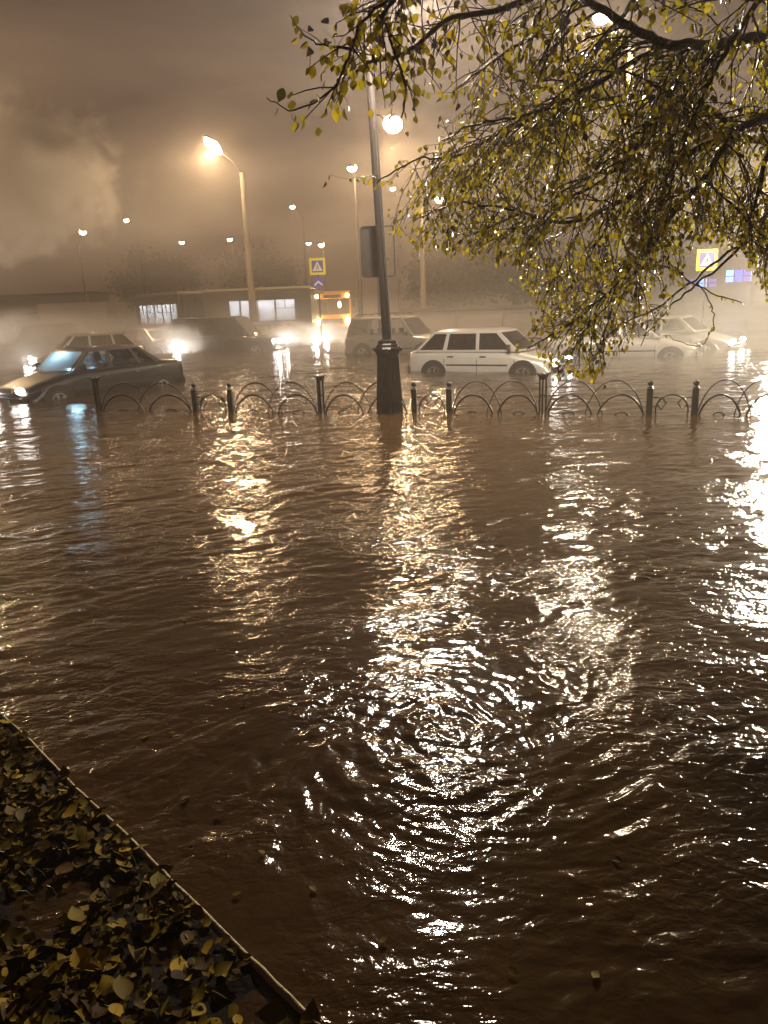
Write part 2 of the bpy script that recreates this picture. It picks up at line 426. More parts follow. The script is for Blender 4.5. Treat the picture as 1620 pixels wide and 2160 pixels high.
def street_head(name_parent, tip, inv, direction, length=.7, col=WARM, es=60, big=1.0, power=0, prad=.12, tilt=0, ltype='SPOT'):
    d = Vector((direction[0], direction[1], 0)).normalized()
    q = d.to_track_quat('X', 'Z').to_matrix().to_4x4()
    T = inv @ Matrix.Translation(tip) @ q @ Matrix.Rotation(-tilt, 4, 'Y')
    b = MB(); n = 10
    prof = [(-.5, .05), (-.35, .10), (0, .15), (.35, .15), (.5, .07)]
    vs = []
    for u, w_ in prof:
        for k in range(n):
            t = math.pi * k / (n - 1); vs.append(T @ Vector((u * length, w_ * big * math.cos(t), w_ * big * .8 * math.sin(t) + .02)))
    fs_l = [(i * n + k, i * n + k + 1, (i + 1) * n + k + 1, (i + 1) * n + k) for i in range(4) for k in range(n - 1)]
    fs_l += [tuple(range(n)), tuple(range(4 * n + n - 1, 4 * n - 1, -1))] + [(i * n, (i + 1) * n, (i + 1) * n + n - 1, i * n + n - 1) for i in range(4)]
    b.add(vs, fs_l, True); hd = b.build('lamp_head', M['housing'], name_parent)
    key = 'bulb %s %s' % (col, es)
    m_ = bpy.data.materials.get(key) or emat(key, col, es)
    bulb = MB().ball((0, 0, 0), .5, 12, 8, (.55 * length * max(1, big * .7), .34 * big, .26 * big)).build('bulb', m_, hd)
    bulb.matrix_local = T @ Matrix.Translation((.1 * length, 0, -.01))
    if power:
        ll = lamp('lamp_light', 'SPOT' if ltype == 'FLOOD' else ltype, T @ Vector((.1 * length, 0, -.30 * big)), power, col, name_parent, prad, **(dict(spot_size=R(179), spot_blend=.12) if ltype == 'SPOT' else dict(spot_size=R(62), spot_blend=.5) if ltype == 'FLOOD' else {}))
        if ltype == 'FLOOD': ll.rotation_euler = (tip - Vector((1.8, 3.0, 2.2))).to_track_quat('Z', 'Y').to_euler()
    return hd
armp = [top, top + (TL - top) * .25 + Vector((0, 0, .25)), top + (TL - top) * .7 + Vector((0, 0, .2)), TL + Vector((0, 0, .02))]
MB().tube([inv @ p for p in armp], .035, 8).build('arm', M['polem'], post)
street_head(post, TL, inv, (TL - top)[:2], .6, (1, .87, .70), 160, 1.5, 4200, .18)
# board fixed to the pole
b = MB()
def rrect(w_, h_, r_, n=5):
    o = []
    for cx, cz, st in ((w_ / 2 - r_, h_ / 2 - r_, 0), (-w_ / 2 + r_, h_ / 2 - r_, 90), (-w_ / 2 + r_, -h_ / 2 + r_, 180), (w_ / 2 - r_, -h_ / 2 + r_, 270)):
        o += [(cx + r_ * math.cos(R(st + 90 * k / n)), cz + r_ * math.sin(R(st + 90 * k / n))) for k in range(n + 1)]
    return o
bc = at(797, 530, cp.y + .02)
sg = empty('notice_board', (bc.x, bc.y + .14, bc.z), R(2), 'dark rounded board seen from behind, fixed to the central post', 'sign')
W_, H_ = .56, .80
rr_ = rrect(W_, H_, .06); ri = rrect(W_ - .04, H_ - .04, .045)
n_ = len(rr_); vs = [(x, y, z) for y in (-.02, .02) for x, z in rr_] + [(x, y, z) for y in (-.02, .02) for x, z in ri]
fsl = []
for k in range(n_):
    j = (k + 1) % n_
    fsl += [(k, j, n_ + j, n_ + k), (2 * n_ + k, 3 * n_ + k, 3 * n_ + j, 2 * n_ + j), (k, 2 * n_ + k, 2 * n_ + j, j), (n_ + k, n_ + j, 3 * n_ + j, 3 * n_ + k)]
MB().add(vs, fsl).build('frame', M['signback'], sg)
MB().prism([(x, z) for x, z in ri if x < 0] + [(.09, -H_ / 2 + .02), (.09, H_ / 2 - .02)][::1], -.008, .008).build('panel', M['signback'], sg)
MB().box(.09, -.015, -.13, .17, .015, -.105).build('latch', M['greypole'], sg)
for z_ in (-.27, .27): MB().box(.02, -.14, z_ - .02, .06, -.009, z_ + .02).build('bracket', M['greypole'], sg)

# ------------------------------------------------------------ other street lamps
LAMPGROUP = 'street lamps around the flooded crossing'
def tree_elev(px, py):
    v = ray(px, py); return v.z / math.hypot(v.x, v.y), v
def street_lamp(px, py, hgt, polepx, poledy, label, col=WARM, es=80, power=1500, big=1.0, mat_='greypole', rad=.11, yd=None, double=False, tilt=0, ltype='SPOT', ln=.65):
    el, v = tree_elev(px, py)
    if yd is None:
        dist = (hgt - H) / el; d = v.y / math.hypot(v.x, v.y) * dist
    else: d = yd
    tip = at(px, py, d)
    pt = at(polepx, py + poledy, d + .5)            # where the arm leaves the pole
    base = Vector((pt.x, pt.y, -WD))
    root = empty('street_lamp', base, 0, label, 'street lamp', LAMPGROUP)
    if power < 120: rad *= .7
    inv_ = Matrix.Translation(base).inverted()
    b = MB(); zt = pt.z + WD
    b.tube([(0, 0, z) for z in (0, zt * .35, zt * .352, zt * .7, zt)], [rad * 1.25, rad * 1.15, rad, rad * .85, rad * .65], 10)
    b.build('pole', M[mat_], root)
    a_ = inv_ @ pt; t_ = inv_ @ tip
    MB().tube([a_, a_ + (t_ - a_) * .4 + Vector((0, 0, .12)), t_], .04 if power > 120 else .025, 6).build('arm', M[mat_], root)
    dr = tip - pt
    street_head(root, tip, inv_, (dr.x, dr.y - .3), ln, col, es, big, power, .5 if ltype == 'FLOOD' else .11, tilt, ltype)
    if double:
        street_head(root, tip + Vector((.35, .25, -.45)), inv_, (dr.x, dr.y - .3), .6, col, es, big, 0)
    return root
street_lamp(455, 312, 8.9, 510, 52, 'bright yellow elongated street lamp on the pole above the long bus', WARM, 260, 2000, 1.7, 'concrete', .16, tilt=R(38), ln=1.5)
street_lamp(826, 262, 8.8, 787, -20, 'brightest lamp shining beside the dark central post', WARM, 220, 2200, 2.6)
street_lamp(743, 354, 8.8, 748, 10, 'street lamp glowing just left of the central post, above its board', WARM, 130, 350, 1.5)
street_lamp(829, 398, 8.8, 835, 10, 'small lamp at the outermost leaves, just right of the central post', WARM, 110, 60, 1.0)
street_lamp(924, 420, 8.8, 887, -30, 'street lamp half veiled by the lowest left leaves of the tree', WARM, 150, 500, 1.4, 'concrete', .14, yd=42)
street_lamp(618, 436, 8.8, 638, 20, 'single white lamp above the roof of the long bus', WHITE, 110, 60, 1.1)
street_lamp(174, 489, 8.8, 166, 30, 'yellow lamp under the steam cloud at the far left', WARM, 150, 108, 1.9)
street_lamp(268, 464, 8.8, 288, 6, 'white lamp beside the yellow one at the far left, slightly higher', WHITE, 110, 48, 1.3)
street_lamp(383, 511, 8.8, 378, 10, 'small lamp low in the haze left of the concrete pole', WHITE, 110, 36, 1.5)
street_lamp(485, 505, 8.8, 490, 10, 'small lamp low in the haze close beside the concrete pole', WHITE, 110, 36, 1.5)
street_lamp(651, 513, 8.8, 654, 10, 'smaller of two far lamps over the crossing sign', WHITE, 110, 24, 1.6)
street_lamp(678, 516, 8.8, 682, 10, 'larger of two far lamps over the crossing sign', WARM, 130, 36, 2.2)
street_lamp(1272, 35, 8.8, 1333, 60, 'lamp shining through the upper leaves on the pale concrete pole', WHITE, 170, 2700, 1.4, 'concrete', .15)
street_lamp(1712, 440, 4.1, 1770, 30, 'white floodlight just outside the frame beyond the tree', (1, .88, .66), 700, 19000, 2.4, 'concrete', .15, ltype='FLOOD')
street_lamp(-250, 300, 8.8, -310, 40, 'bright yellow lamp just outside the frame at the left', WARM, 200, 5500, 1.6, 'greypole', ltype='POINT')

# ------------------------------------------------------------ signs
def sign_post(px, py, d, size, label, extra=None):
    top = at(px, py - 26, d); root = empty('crossing_sign', (top.x, top.y, -WD), R(-3), label, 'road sign', 'pedestrian crossing signs')
    zc = at(px, py, d).z + WD
    b = MB(); b.tube([(0, .05, 0), (0, .05, zc + size / 2)], .035, 8); b.build('post', M['greypole'], root)
    b = MB(); b.prism(rrect(size, size, .05 * size), -.01, .012, Matrix.Translation((0, 0, zc))); pl = b.build('sign_plate', M['yellow'], root)
    b = MB(); s2 = size * .70; b.prism(rrect(s2, s2, .02), -.016, -.008, Matrix.Translation((0, 0, zc))); b.build('blue_field', M['blue'], pl)
    b = MB(); q = s2 * .45; b.prism([(-q, -q * .85), (q, -q * .85), (0, q * .95)], -.021, -.0155, Matrix.Translation((0, 0, zc))); b.build('white_triangle', M['white'], pl)
    b = MB(); T = Matrix.Translation((0, 0, zc)); k = size
    b.prism([(k * .03 * math.cos(t) + .0, k * .09 + k * .03 * math.sin(t)) for t in [i * math.pi / 4 for i in range(8)]], -.026, -.0205, T)
    for poly in ([(-.02, .055), (.025, .055), (.03, -.06), (-.03, -.06)], [(-.03, -.05), (.0, -.05), (-.07, -.20), (-.11, -.20)], [(0, -.05), (.03, -.05), (.10, -.20), (.06, -.20)], [(.02, .05), (.03, .03), (.09, -.03), (.07, -.045)], [(-.02, .05), (-.03, .02), (-.08, -.02), (-.07, 0)]):
        b.prism([(x * k, z * k) for x, z in poly], -.026, -.0205, T)
    b.build('walking_figure', M['signblack'], pl)
    if extra:
        z2 = zc - size * .98; r_ = size * .38
        o2 = MB().prism([(r_ * math.cos(t), r_ * math.sin(t)) for t in [i * math.pi / 12 for i in range(24)]], -.01, .012, Matrix.Translation((0, 0, z2))).build('round_plate', M['blue'], root)
        b = MB(); k = r_
        b.prism([(-.75 * k, -.25 * k), (0, .38 * k), (.75 * k, -.25 * k), (.6 * k, -.5 * k), (0, .02 * k), (-.6 * k, -.5 * k)], -.016, -.009, Matrix.Translation((0, 0, z2)))
        b.build('chevron', M['white'], o2)
        b = MB(); b.prism(rrect(size * .6, size * .22, .02), -.01, .012, Matrix.Translation((0, 0, z2 - size * .55))); b.build('small_plate', M['buswhite'], root)
    return root
sign_post(668, 562, 36, .72, 'yellow bordered crossing sign with a round blue sign below it, above the yellow bus', True)
sign_post(1493, 548, 29, .74, 'yellow bordered crossing sign alone on its post behind the tree branches')

# ------------------------------------------------------------ vehicles
headm = emat('headlight glow', (1, .95, .88), 35); hwarm = emat('warm headlight glow', (1, .72, .35), 60)
tailm = mat('tail lamp', (.35, .02, .01), .3); 
paint = lambda n, c, r_=.3, mt=.2: mat(n, c, r_, mt, 0, 3, .08, coat=.6)
def strip(b, A, B, C, D): b.add([A, B, C, D], [(0, 1, 2, 3)])
def car(loc, heading, body, lab, shape='hatch', L=4.0, W=1.64, Ht=1.40, glass='glass', lights=0, lcol=(1, .94, .86), rack=False, driver=False, glow=0, kindname=None, nose=0):
    nm = kindname or {'hatch': 'hatchback_car', 'sedan': 'sedan_car', 'suv': 'off_road_car', 'van': 'minivan'}[shape]
    root = empty(nm, (loc[0], loc[1], -WD), heading, lab, 'car' if shape != 'van' else 'minivan', 'cars caught in the flood')
    h = L / 2; w_ = W / 2
    if shape == 'hatch':
        st = [(-h, .62, .80), (-h + .06, .90, .92), (-h + .35, .93, .98), (-.9, .93, 1), (.9, .90, 1), (1.0, .87, 1), (h - .5, .76, .98), (h - .12, .68, .94), (h, .50, .86)]
        ln = [(-h + .22, -h + .75), (-h + .32, -h + .83), (-.98, -.88), (-.86, -.80), (-.05, -.08), (.04, .02), (.93, .42), (1.06, .50)]
    elif shape == 'sedan':
        st = [(-h, .70, .84), (-h + .05, .96, .93), (-h + .55, 1.0, .97), (-1.3, .98, 1), (.8, .93, 1), (1.0, .90, 1), (h - .6, .76, .98), (h - .15, .62, .93), (h, .48, .84)]
        ln = [(-h + .62, -.95), (-h + .80, -.86), (-.98, -.70), (-.88, -.62), (-.08, -.10), (.02, 0), (.86, .38), (1.02, .48)]
    elif shape == 'suv':
        st = [(-h, .70, .88), (-h + .05, .98, .96), (-h + .4, 1.02, 1), (-.9, 1.02, 1), (.6, 1.0, 1), (.8, .98, 1), (h - .5, .90, .98), (h - .1, .84, .95), (h, .6, .9)]
        ln = [(-h + .10, -h + .28), (-h + .22, -h + .38), (-1.05, -1.0), (-.93, -.90), (-.12, -.14), (-.02, -.06), (.68, .22), (.82, .30)]
    else:
        st = [(-h, .60, .90), (-h + .05, 1.0, .97), (-h + .4, 1.05, 1), (-.9, 1.05, 1), (.9, 1.02, 1), (1.1, 1.0, 1), (h - .4, .92, .97), (h - .08, .80, .93), (h, .55, .86)]
        ln = [(-h + .06, -h + .16), (-h + .20, -h + .28), (-1.1, -1.08), (-1.0, -.98), (0, -.02), (.1, .06), (1.15, .55), (1.3, .64)]
    def ring(x, zt, ws):
        q = w_ * ws
        half = [(0, zt), (q * .55, zt - .005), (q * .86, zt - .03), (q * .97, zt - .10), (q, zt - .2), (q * 1.01, .5), (q * .99, .30), (q * .92, .20), (0, .20)]
        return [(x, y, z) for y, z in half] + [(x, -y, z) for y, z in half[-2:0:-1]]
    rings = []
    for i in range(len(st) - 1):                       # subdivide the loft
        a_, c_ = st[i], st[i + 1]
        for k in range(3 if i not in (0, len(st) - 2) else 2):
            f = k / (3 if i not in (0, len(st) - 2) else 2); rings.append(ring(*[a_[j] * (1 - f) + c_[j] * f for j in range(3)]))
    rings.append(ring(*st[-1])); n = len(rings[0]); b = MB()
    fsl = [(i * n + k, i * n + (k + 1) % n, (i + 1) * n + (k + 1) % n, (i + 1) * n + k) for i in range(len(rings) - 1) for k in range(n)]
    fsl += [tuple(range(n)), tuple((len(rings) - 1) * n + k for k in range(n - 1, -1, -1))]
    b.add([p for r_ in rings for p in r_], fsl, True)
    bd = b.build('body', body, root)
    zb = {'hatch': .90, 'sedan': .93, 'suv': .98, 'van': 1.0}[shape]; zt = Ht - .05; wb, wt = w_ * .95, w_ * .80
    if shape in ('suv', 'van'): wt = w_ * .85
    def sp_(line, v, sg):                             # point on the side of the cabin
        xb, xt = ln[line]; return Vector((xb + (xt - xb) * v, sg * (wb + (wt - wb) * v + .03 * math.sin(math.pi * v)), zb - .03 + (zt - zb + .03) * v))
    fr = MB(); panes = []
    for sg in (1, -1):
        for i in range(len(ln) - 1):
            win = i % 2 == 1
            rows = (0, .10, .90, 1.0)
            for r_ in range(3):
                A, B_, C, D = sp_(i, rows[r_], sg), sp_(i + 1, rows[r_], sg), sp_(i + 1, rows[r_ + 1], sg), sp_(i, rows[r_ + 1], sg)
                if win and r_ == 1: panes.append(('side_window', [A, B_, C, D]))
                else: fr.add([A, B_, C, D], [(0, 1, 2, 3)])
    for line, nm2 in ((len(ln) - 1, 'windscreen'), (0, 'rear_window')):
        Lb, Rb, Lt, Rt = sp_(line, 0, 1), sp_(line, 0, -1), sp_(line, 1, 1), sp_(line, 1, -1)
        def g(u, v):
            return (Lb * (1 - u) + Rb * u) * (1 - v) + (Lt * (1 - u) + Rt * u) * v + Vector(((.10 if line else -.06) * math.sin(math.pi * u) * (1 - .5 * v), 0, 0))
        us, vs_ = (0, .06, .3, .5, .7, .94, 1), (0, .08, .92, 1)
        pane = []
        for i in range(6):
            for j in range(3):
                q = [g(us[i], vs_[j]), g(us[i + 1], vs_[j]), g(us[i + 1], vs_[j + 1]), g(us[i], vs_[j + 1])]
                if 1 <= i <= 4 and j == 1: pane += q
                else: fr.add(q, [(0, 1, 2, 3)])
        panes.append((nm2, pane))
    # roof
    xr, xf = ln[0][1], ln[-1][1]; us = [0, .06, .3, .5, .7, .94, 1]; vs_ = [-1, -.9, -.5, 0, .5, .9, 1]; rv = []
    for i, u in enumerate(us):
        x = xr + (xf - xr) * u
        for y in vs_:
            z = zt + (Ht - zt) * (1 - abs(y) ** 3.5) * (1 if 0 < i < 6 else 0) + (.0 if not 0 < i < 6 else 0)
            xo = (.10 * .5 if i == 6 else -.03 if i == 0 else 0) * math.cos(y * math.pi / 2)
            rv.append((x + xo, y * wt, z))
    fr.add(rv, [(i * 7 + k, i * 7 + k + 1, (i + 1) * 7 + k + 1, (i + 1) * 7 + k) for i in range(6) for k in range(6)], True)
    fr.build('cabin', body, root)
    for nm2, q in panes:
        m_ = M['fogged' if glass == 'lit' and nm2 == 'windscreen' else 'clear' if glass == 'lit' else glass if nm2 != 'windscreen' or glass != 'tint' else 'glass']
        MB().add(q, [(4 * k, 4 * k + 1, 4 * k + 2, 4 * k + 3) for k in range(len(q) // 4)]).build(nm2, m_, root)
    # wheels + arches
    ax = (-h + .78, h - .80); wr = .30 if shape in ('hatch', 'sedan') else .34
    for x in ax:
        for sg in (1, -1):
            ab = MB()
            pts = [(x + (wr + .07) * math.cos(t), wr + (wr + .07) * math.sin(t)) for t in [math.pi * k / 14 for k in range(15)]]
            ab.prism([(px_, pz) for px_, pz in pts] + [(x - wr - .07, .19), (x + wr + .07, .19)], sg * (w_ * .9), sg * (w_ * 1.013 + .004))
            ab.build('wheel_arch', M['black'], root)
            t_ = MB(); T = Matrix.Translation((x, sg * (w_ * 1.0 - .06), wr)) @ Matrix.Rotation(sg * R(90), 4, 'X')
            T = Matrix.Translation((x, sg * (w_ + .012), wr)) @ Matrix.Rotation(-sg * R(90), 4, 'X')
            t_.lathe([(wr * .6, -.16), (wr * .95, -.15), (wr, -.11), (wr, -.03), (wr * .93, .0), (wr * .66, .006)], 20, T, True)
            wh = t_.build('wheel', M['rubber'], root)
            rm = MB(); rm.lathe([(wr * .64, -.02), (wr * .64, .008), (wr * .56, .010), (wr * .52, -.03)], 20, T)
            for k in range(5):
                S_ = T @ Matrix.Rotation(R(72 * k), 4, 'Z'); rm.box(.02, -.03, -.02, wr * .6, .03, .007, S_)
            rm.lathe([(.05, -.02), (.05, .012)], 10, T); rm.build('rim', M['rim'], wh)
    # bumpers, sills, seams
    b = MB()
    b.rbox(h - .10, -w_ * .90, .24, h + .05, w_ * .90, .46, .05); b.build('front_bumper', M['trim'] if shape in ('hatch', 'suv') else body, root)
    b = MB(); b.rbox(-h - .05, -w_ * .90, .26, -h + .10, w_ * .90, .50, .05); b.build('rear_bumper', M['trim'] if shape in ('hatch', 'suv') else body, root)
    for sg in (1, -1):
        b = MB(); y = sg * w_ * 1.012
        for x in (ln[2][0] + .06, ln[4][0] + .04, ln[6][0] + .06):
            b.box(x - .006, y - .004, .28, x + .006, y + .004, zb - .22)
        b.box(-h + 1.15, y - .006, .52, h - 1.2, y + .008, .56)
        b.build('door_trim', M['trim'], root)
    for sg in (1, -1):
        for x in (ln[3][0] + .03, ln[5][0] + .03):
            b = MB(); b.rbox(x, sg * w_ * 1.0 - .012, zb - .17, x + .17, sg * w_ * 1.0 + .022, zb - .135, .008); b.build('door_handle', M['trim'] if shape == 'hatch' else M['chrome'], root)
        b = MB(); xm = ln[-2][0] - .12; b.rbox(xm, sg * w_ + (0 if sg > 0 else -.17), zb + .02, xm + .09, sg * w_ + (.17 if sg > 0 else 0), zb + .15, .03)
        b.build('side_mirror', M['black'] if shape in ('hatch', 'suv') else body, root)
        hl = MB(); yy = sg * w_ * .70; zz = {'hatch': .60, 'sedan': .60, 'suv': .74, 'van': .74}[shape]
        T = Matrix.Translation((h - .06, yy, zz))
        hl.ball((h - .05, yy, zz), .5, 12, 8, (.16, .30, .15)); hl.build('headlight', (headm if lcol[2] > .6 else hwarm) if lights else M['chrome'], root)
        if lights:
            l = lamp('headlight_beam', 'SPOT', (h + .06, yy, zz), lights, lcol, root, .05, spot_size=R(62), spot_blend=.8)
            l.rotation_euler = Vector((-1, 0, .06)).to_track_quat('Z', 'Y').to_euler()
            if glow: lamp('headlight_glow', 'POINT', (h + .14, yy, zz), glow, lcol, root, .06)
        tl = MB(); tl.rbox(-h - .01, yy - .12, .68, -h + .07, yy + .12, .84, .03); tl.build('tail_lamp', tailm, root)
    b = MB(); b.rbox(h - .02, -w_ * .42, .55, h + .025, w_ * .42, .64, .02); b.build('grille', M['black'], root)
    b = MB(); b.box(h + .045, -.26, .30, h + .062, .26, .41); b.build('number_plate', M['plate'], root)
    # seats
    b = MB()
    for x, ys in ((.25, (-.36, .36)), (-.65, (-.36, .36))):
        for y in ys:
            b.rbox(x - .45, y - .23, .35, x + .05, y + .23, .52, .06); b.rbox(x - .55, y - .23, .45, x - .38, y + .23, 1.05, .06); b.rbox(x - .53, y - .12, 1.06, x - .42, y + .12, 1.22, .04)
    b.build('seats', M['seat'], root)
    if driver:
        b = MB()
        T0 = Vector((.05, .36, 0))
        b.tube([T0 + Vector((-.06, 0, .50)), T0 + Vector((-.07, 0, .72)), T0 + Vector((-.06, 0, .92)), T0 + Vector((-.03, 0, .99)), T0 + Vector((-.02, 0, 1.05))], [.15, .16, .20, .10, .055], 12)
        for sg in (1, -1):
            b.tube([T0 + Vector((-.05, sg * .18, .90)), T0 + Vector((.08, sg * .22, .72)), T0 + Vector((.34, sg * .12, .80))], [.06, .05, .035], 8)
        b.ball(T0 + Vector((.0, 0, 1.16)), .105, 12, 10, (.95, .78, 1.15))
        pr = b.build('person', M['coat'], None); pr.matrix_world = Matrix.Translation((loc[0], loc[1], -WD)) @ Matrix.Rotation(heading, 4, 'Z')
        tag(pr, driver, 'person')
        MB().ball(T0 + Vector((-.012, 0, 1.185)), .112, 12, 8, (.95, .85, 1.05)).build('hair', M['black'], pr)
    b = MB(); T = Matrix.Translation((.48, .36, .86)) @ Matrix.Rotation(R(65), 4, 'Y')
    b.tube([T @ Vector((.18 * math.cos(t), .18 * math.sin(t), 0)) for t in [i * math.pi / 8 for i in range(17)]], .014, 5, cap=False); b.build('steering_wheel', M['black'], root)
    if rack:
        b = MB()
        for sg in (1, -1): b.tube([(xr + .15, sg * wt * .85, Ht + .02), (xr + .25, sg * wt * .85, Ht + .09), (xf - .25, sg * wt * .85, Ht + .09), (xf - .15, sg * wt * .85, Ht)], .015, 6)
        for x in (xr + .4, xf - .4): b.tube([(x, -wt * .85, Ht + .09), (x, wt * .85, Ht + .09)], .013, 6)
        b.build('roof_rack', M['trim'], root)
    return root
P_white = paint('white paint', (.70, .66, .60)); P_dark = mat('dark grey blue paint', (.010, .008, .010), .42, 0, 0, 3, .08, coat=.15); P_grey = paint('grey paint', (.30, .27, .23))
P_black = paint('black paint', (.02, .018, .018)); P_silver = paint('silver paint', (.45, .42, .38), .3, .5); P_red = paint('red paint', (.45, .05, .03))
sedan = car((-7.05, 19.15), R(-127), P_dark, 'dark sedan nearest on the left with lit headlights and a bluish glow inside', 'sedan', 4.45, 1.70, 1.42, 'lit', 90, glow=3,
            driver='driver in dark clothes at the wheel of the dark sedan')
lamp('screen_light', 'POINT', (.42, -.15, 1.10), 60, (.45, .80, 1.0), sedan, .08)
lamp('screen_light', 'POINT', (-.05, .0, 1.22), 8, (.45, .80, 1.0), sedan, .05)
car((2.92, 20.5), R(-30), P_white, 'white five door hatchback in mid picture with wheels half under water', 'hatch', 4.02, 1.64, 1.42, 'tint', 40, glow=1)
car((.95, 29.0), R(-28), P_grey, 'grey off road car with a roof rack behind the central post', 'suv', 4.05, 1.75, 1.66, 'clear', 0, rack=True,
    driver='driver silhouetted in the grey off road car behind the central post')
car((7.3, 23.3), R(-20), P_white, 'white sedan behind the hanging branches on the right', 'sedan', 4.3, 1.7, 1.42, 'glass', 0)
car((9.55, 25.6), R(-38), P_silver, 'pale car with headlight on, just past the nose of the white sedan', 'sedan', 4.3, 1.7, 1.40, 'glass', 80, glow=2)
car((-6.5, 34.5), R(-10), P_black, 'dark boxy minivan in front of the long bus', 'van', 4.6, 1.8, 1.82, 'tint', 260, glow=60)
car((-4.6, 37.6), R(-20), P_silver, 'car with bright headlights between the dark minivan and the yellow bus', 'hatch', 4.0, 1.7, 1.45, 'glass', 500, glow=170)
car((-10.2, 35.5), R(-32), P_silver, 'pale hazy sedan behind the dark minivan with one glaring headlight', 'sedan', 4.3, 1.7, 1.42, 'glass', 500, glow=190)
car((-11.3, 30.6), R(-150), P_silver, 'pale grey hatchback directly behind the dark sedan', 'hatch', 4.1, 1.7, 1.45, 'tint', 120, glow=50)
car((-16.2, 37.5), R(-165), P_black, 'dark off road car dim in the mist at the far left', 'suv', 4.2, 1.8, 1.75, 'tint', 600, glow=200)

def bus_body(root, L, W, Ht, lower, upper, zb=1.25, zt=2.35, wins=(), interior=True, wl=0, front=None):
    """side panels with real window openings, lit inside"""
    h = L / 2; w_ = W / 2
    b = MB()
    for sg in (1, -1):
        y0, y1 = sg * (w_ - .05), sg * w_
        b.box(-h, min(y0, y1), .35, h, max(y0, y1), zb)
        b.box(-h, min(y0, y1), zt, h, max(y0, y1), Ht - .12)
        xs = [-h] + [q for a_ in wins for q in a_] + [h]
        for i in range(0, len(xs), 2): b.box(xs[i], min(y0, y1), zb, xs[i + 1], max(y0, y1), zt)
    b.box(-h, -w_ + .05, .35, -h + .05, w_ - .05, Ht - .12)
    if not front: b.box(h - .05, -w_ + .05, .35, h, w_ - .05, Ht - .12)
    b.box(-h + .05, -w_ + .05, .35, h - .05, w_ - .05, .5)
    b.build('body', lower, root)
    b = MB(); b.rbox(-h, -w_, Ht - .118, h, w_, Ht + .06, .12, 3); b.build('roof', upper, root)
    for sg in (1, -1):
        for a_, c_ in wins:
            MB().add([(a_, sg * (w_ - .025), zb), (c_, sg * (w_ - .025), zb), (c_, sg * (w_ - .025), zt), (a_, sg * (w_ - .025), zt)], [(0, 1, 2, 3)]).build('window', M['busglass'], root)
            f = MB(); m_ = (a_ + c_) / 2
            if (c_ - a_) > .9:
                f.box(m_ - .02, sg * w_ - .03, zb + .65, m_ + .02, sg * w_ + .004, zt); f.box(a_ + .002, sg * w_ - .03, zb + .63, c_ - .002, sg * w_ + .004, zb + .66)
                f.build('window_bar', M['black'], root)
    if interior:
        b = MB()
        for x in np.arange(-h + .6, h - .8, .85):
            for sg in (1, -1): b.rbox(x, sg * .75 - .2, .8, x + .1, sg * .75 + .2, 1.75, .04)
        b.build('seats', mat('bus seat', (.10, .10, .14), .9), root)
        b = MB(); b.box(-h + .3, -.12, Ht - .17, h - .3, .12, Ht - .14); b.build('ceiling_light', emat('bus ceiling light', (.85, .9, 1), 5), root)
        for x in (-h * .6, 0, h * .6): lamp('cabin_light', 'POINT', (x, 0, Ht - .35), wl, (.85, .90, 1), root, .1)
        # pale lining of the far side so the lit inside reads
        b = MB(); b.box(-h + .06, -w_ + .055, Ht - .135, h - .06, w_ - .055, Ht - .122); b.build('lining', M['inter'], root)
bp_ = at(546, 650, 44)
bus = empty('articulated_bus', (bp_.x, 45.2, -WD), R(-4), 'long articulated bus with brightly lit windows behind the cars on the left', 'bus')
bus_body(bus, 6.0, 2.4, 3.10, M['busgreen'], M['buswhite'], 1.38, 2.48, [(-1.55, -1.0), (-.92, -.02), (.06, .96), (1.04, 2.08)], True, 190)
b = MB()
for x0 in (2.2, 2.6): b.box(x0, -1.215, .5, x0 + .36, -1.203, 2.45)
b.build('door', M['black'], bus)
for x in (-1.2, 1.6):
    for sg in (1, -1):
        T = Matrix.Translation((x, sg * 1.21, .45)) @ Matrix.Rotation(-sg * R(90), 4, 'X')
        wh = MB().lathe([(.25, -.2), (.44, -.18), (.45, -.02), (.40, .0), (.2, .01)], 18, T, True).build('wheel', M['rubber'], bus)
        MB().lathe([(.24, 0), (.2, .015), (.08, .015)], 14, T).build('rim', M['rim'], wh)
before = set(bpy.data.objects)
bus_body(bus, 7.0, 2.4, 3.10, M['busgreen'], M['buswhite'], 1.38, 2.48, [(-2.9, -1.7), (-1.6, -.4), (-.3, .9), (1.0, 2.2), (2.3, 3.2)], True, 190)
T_rear = Matrix.Translation((-6.15, 3.45, 0)) @ Matrix.Rotation(R(-50), 4, 'Z')
for o in set(bpy.data.objects) - before: o.matrix_basis = T_rear @ o.matrix_basis
b = MB(); pa = Vector((-3.02, 0, 0)); pb = T_rear @ Vector((3.52, 0, 0)); nseg = 9; vs = []
for i in range(nseg + 1):
    f = i / nseg; c_ = pa.lerp(pb, f); an = R(-50) * f; k = 1.10 if i % 2 else 1.19
    lat = Vector((-math.sin(an), math.cos(an), 0))
    vs += [c_ - lat * k + Vector((0, 0, .5)), c_ + lat * k + Vector((0, 0, .5)), c_ + lat * k + Vector((0, 0, 2.95)), c_ - lat * k + Vector((0, 0, 2.95))]
b.add(vs, [(4 * i + k, 4 * i + (k + 1) % 4, 4 * i + 4 + (k + 1) % 4, 4 * i + 4 + k) for i in range(nseg) for k in range(4)])
b.build('bellows', M['rubber'], bus)

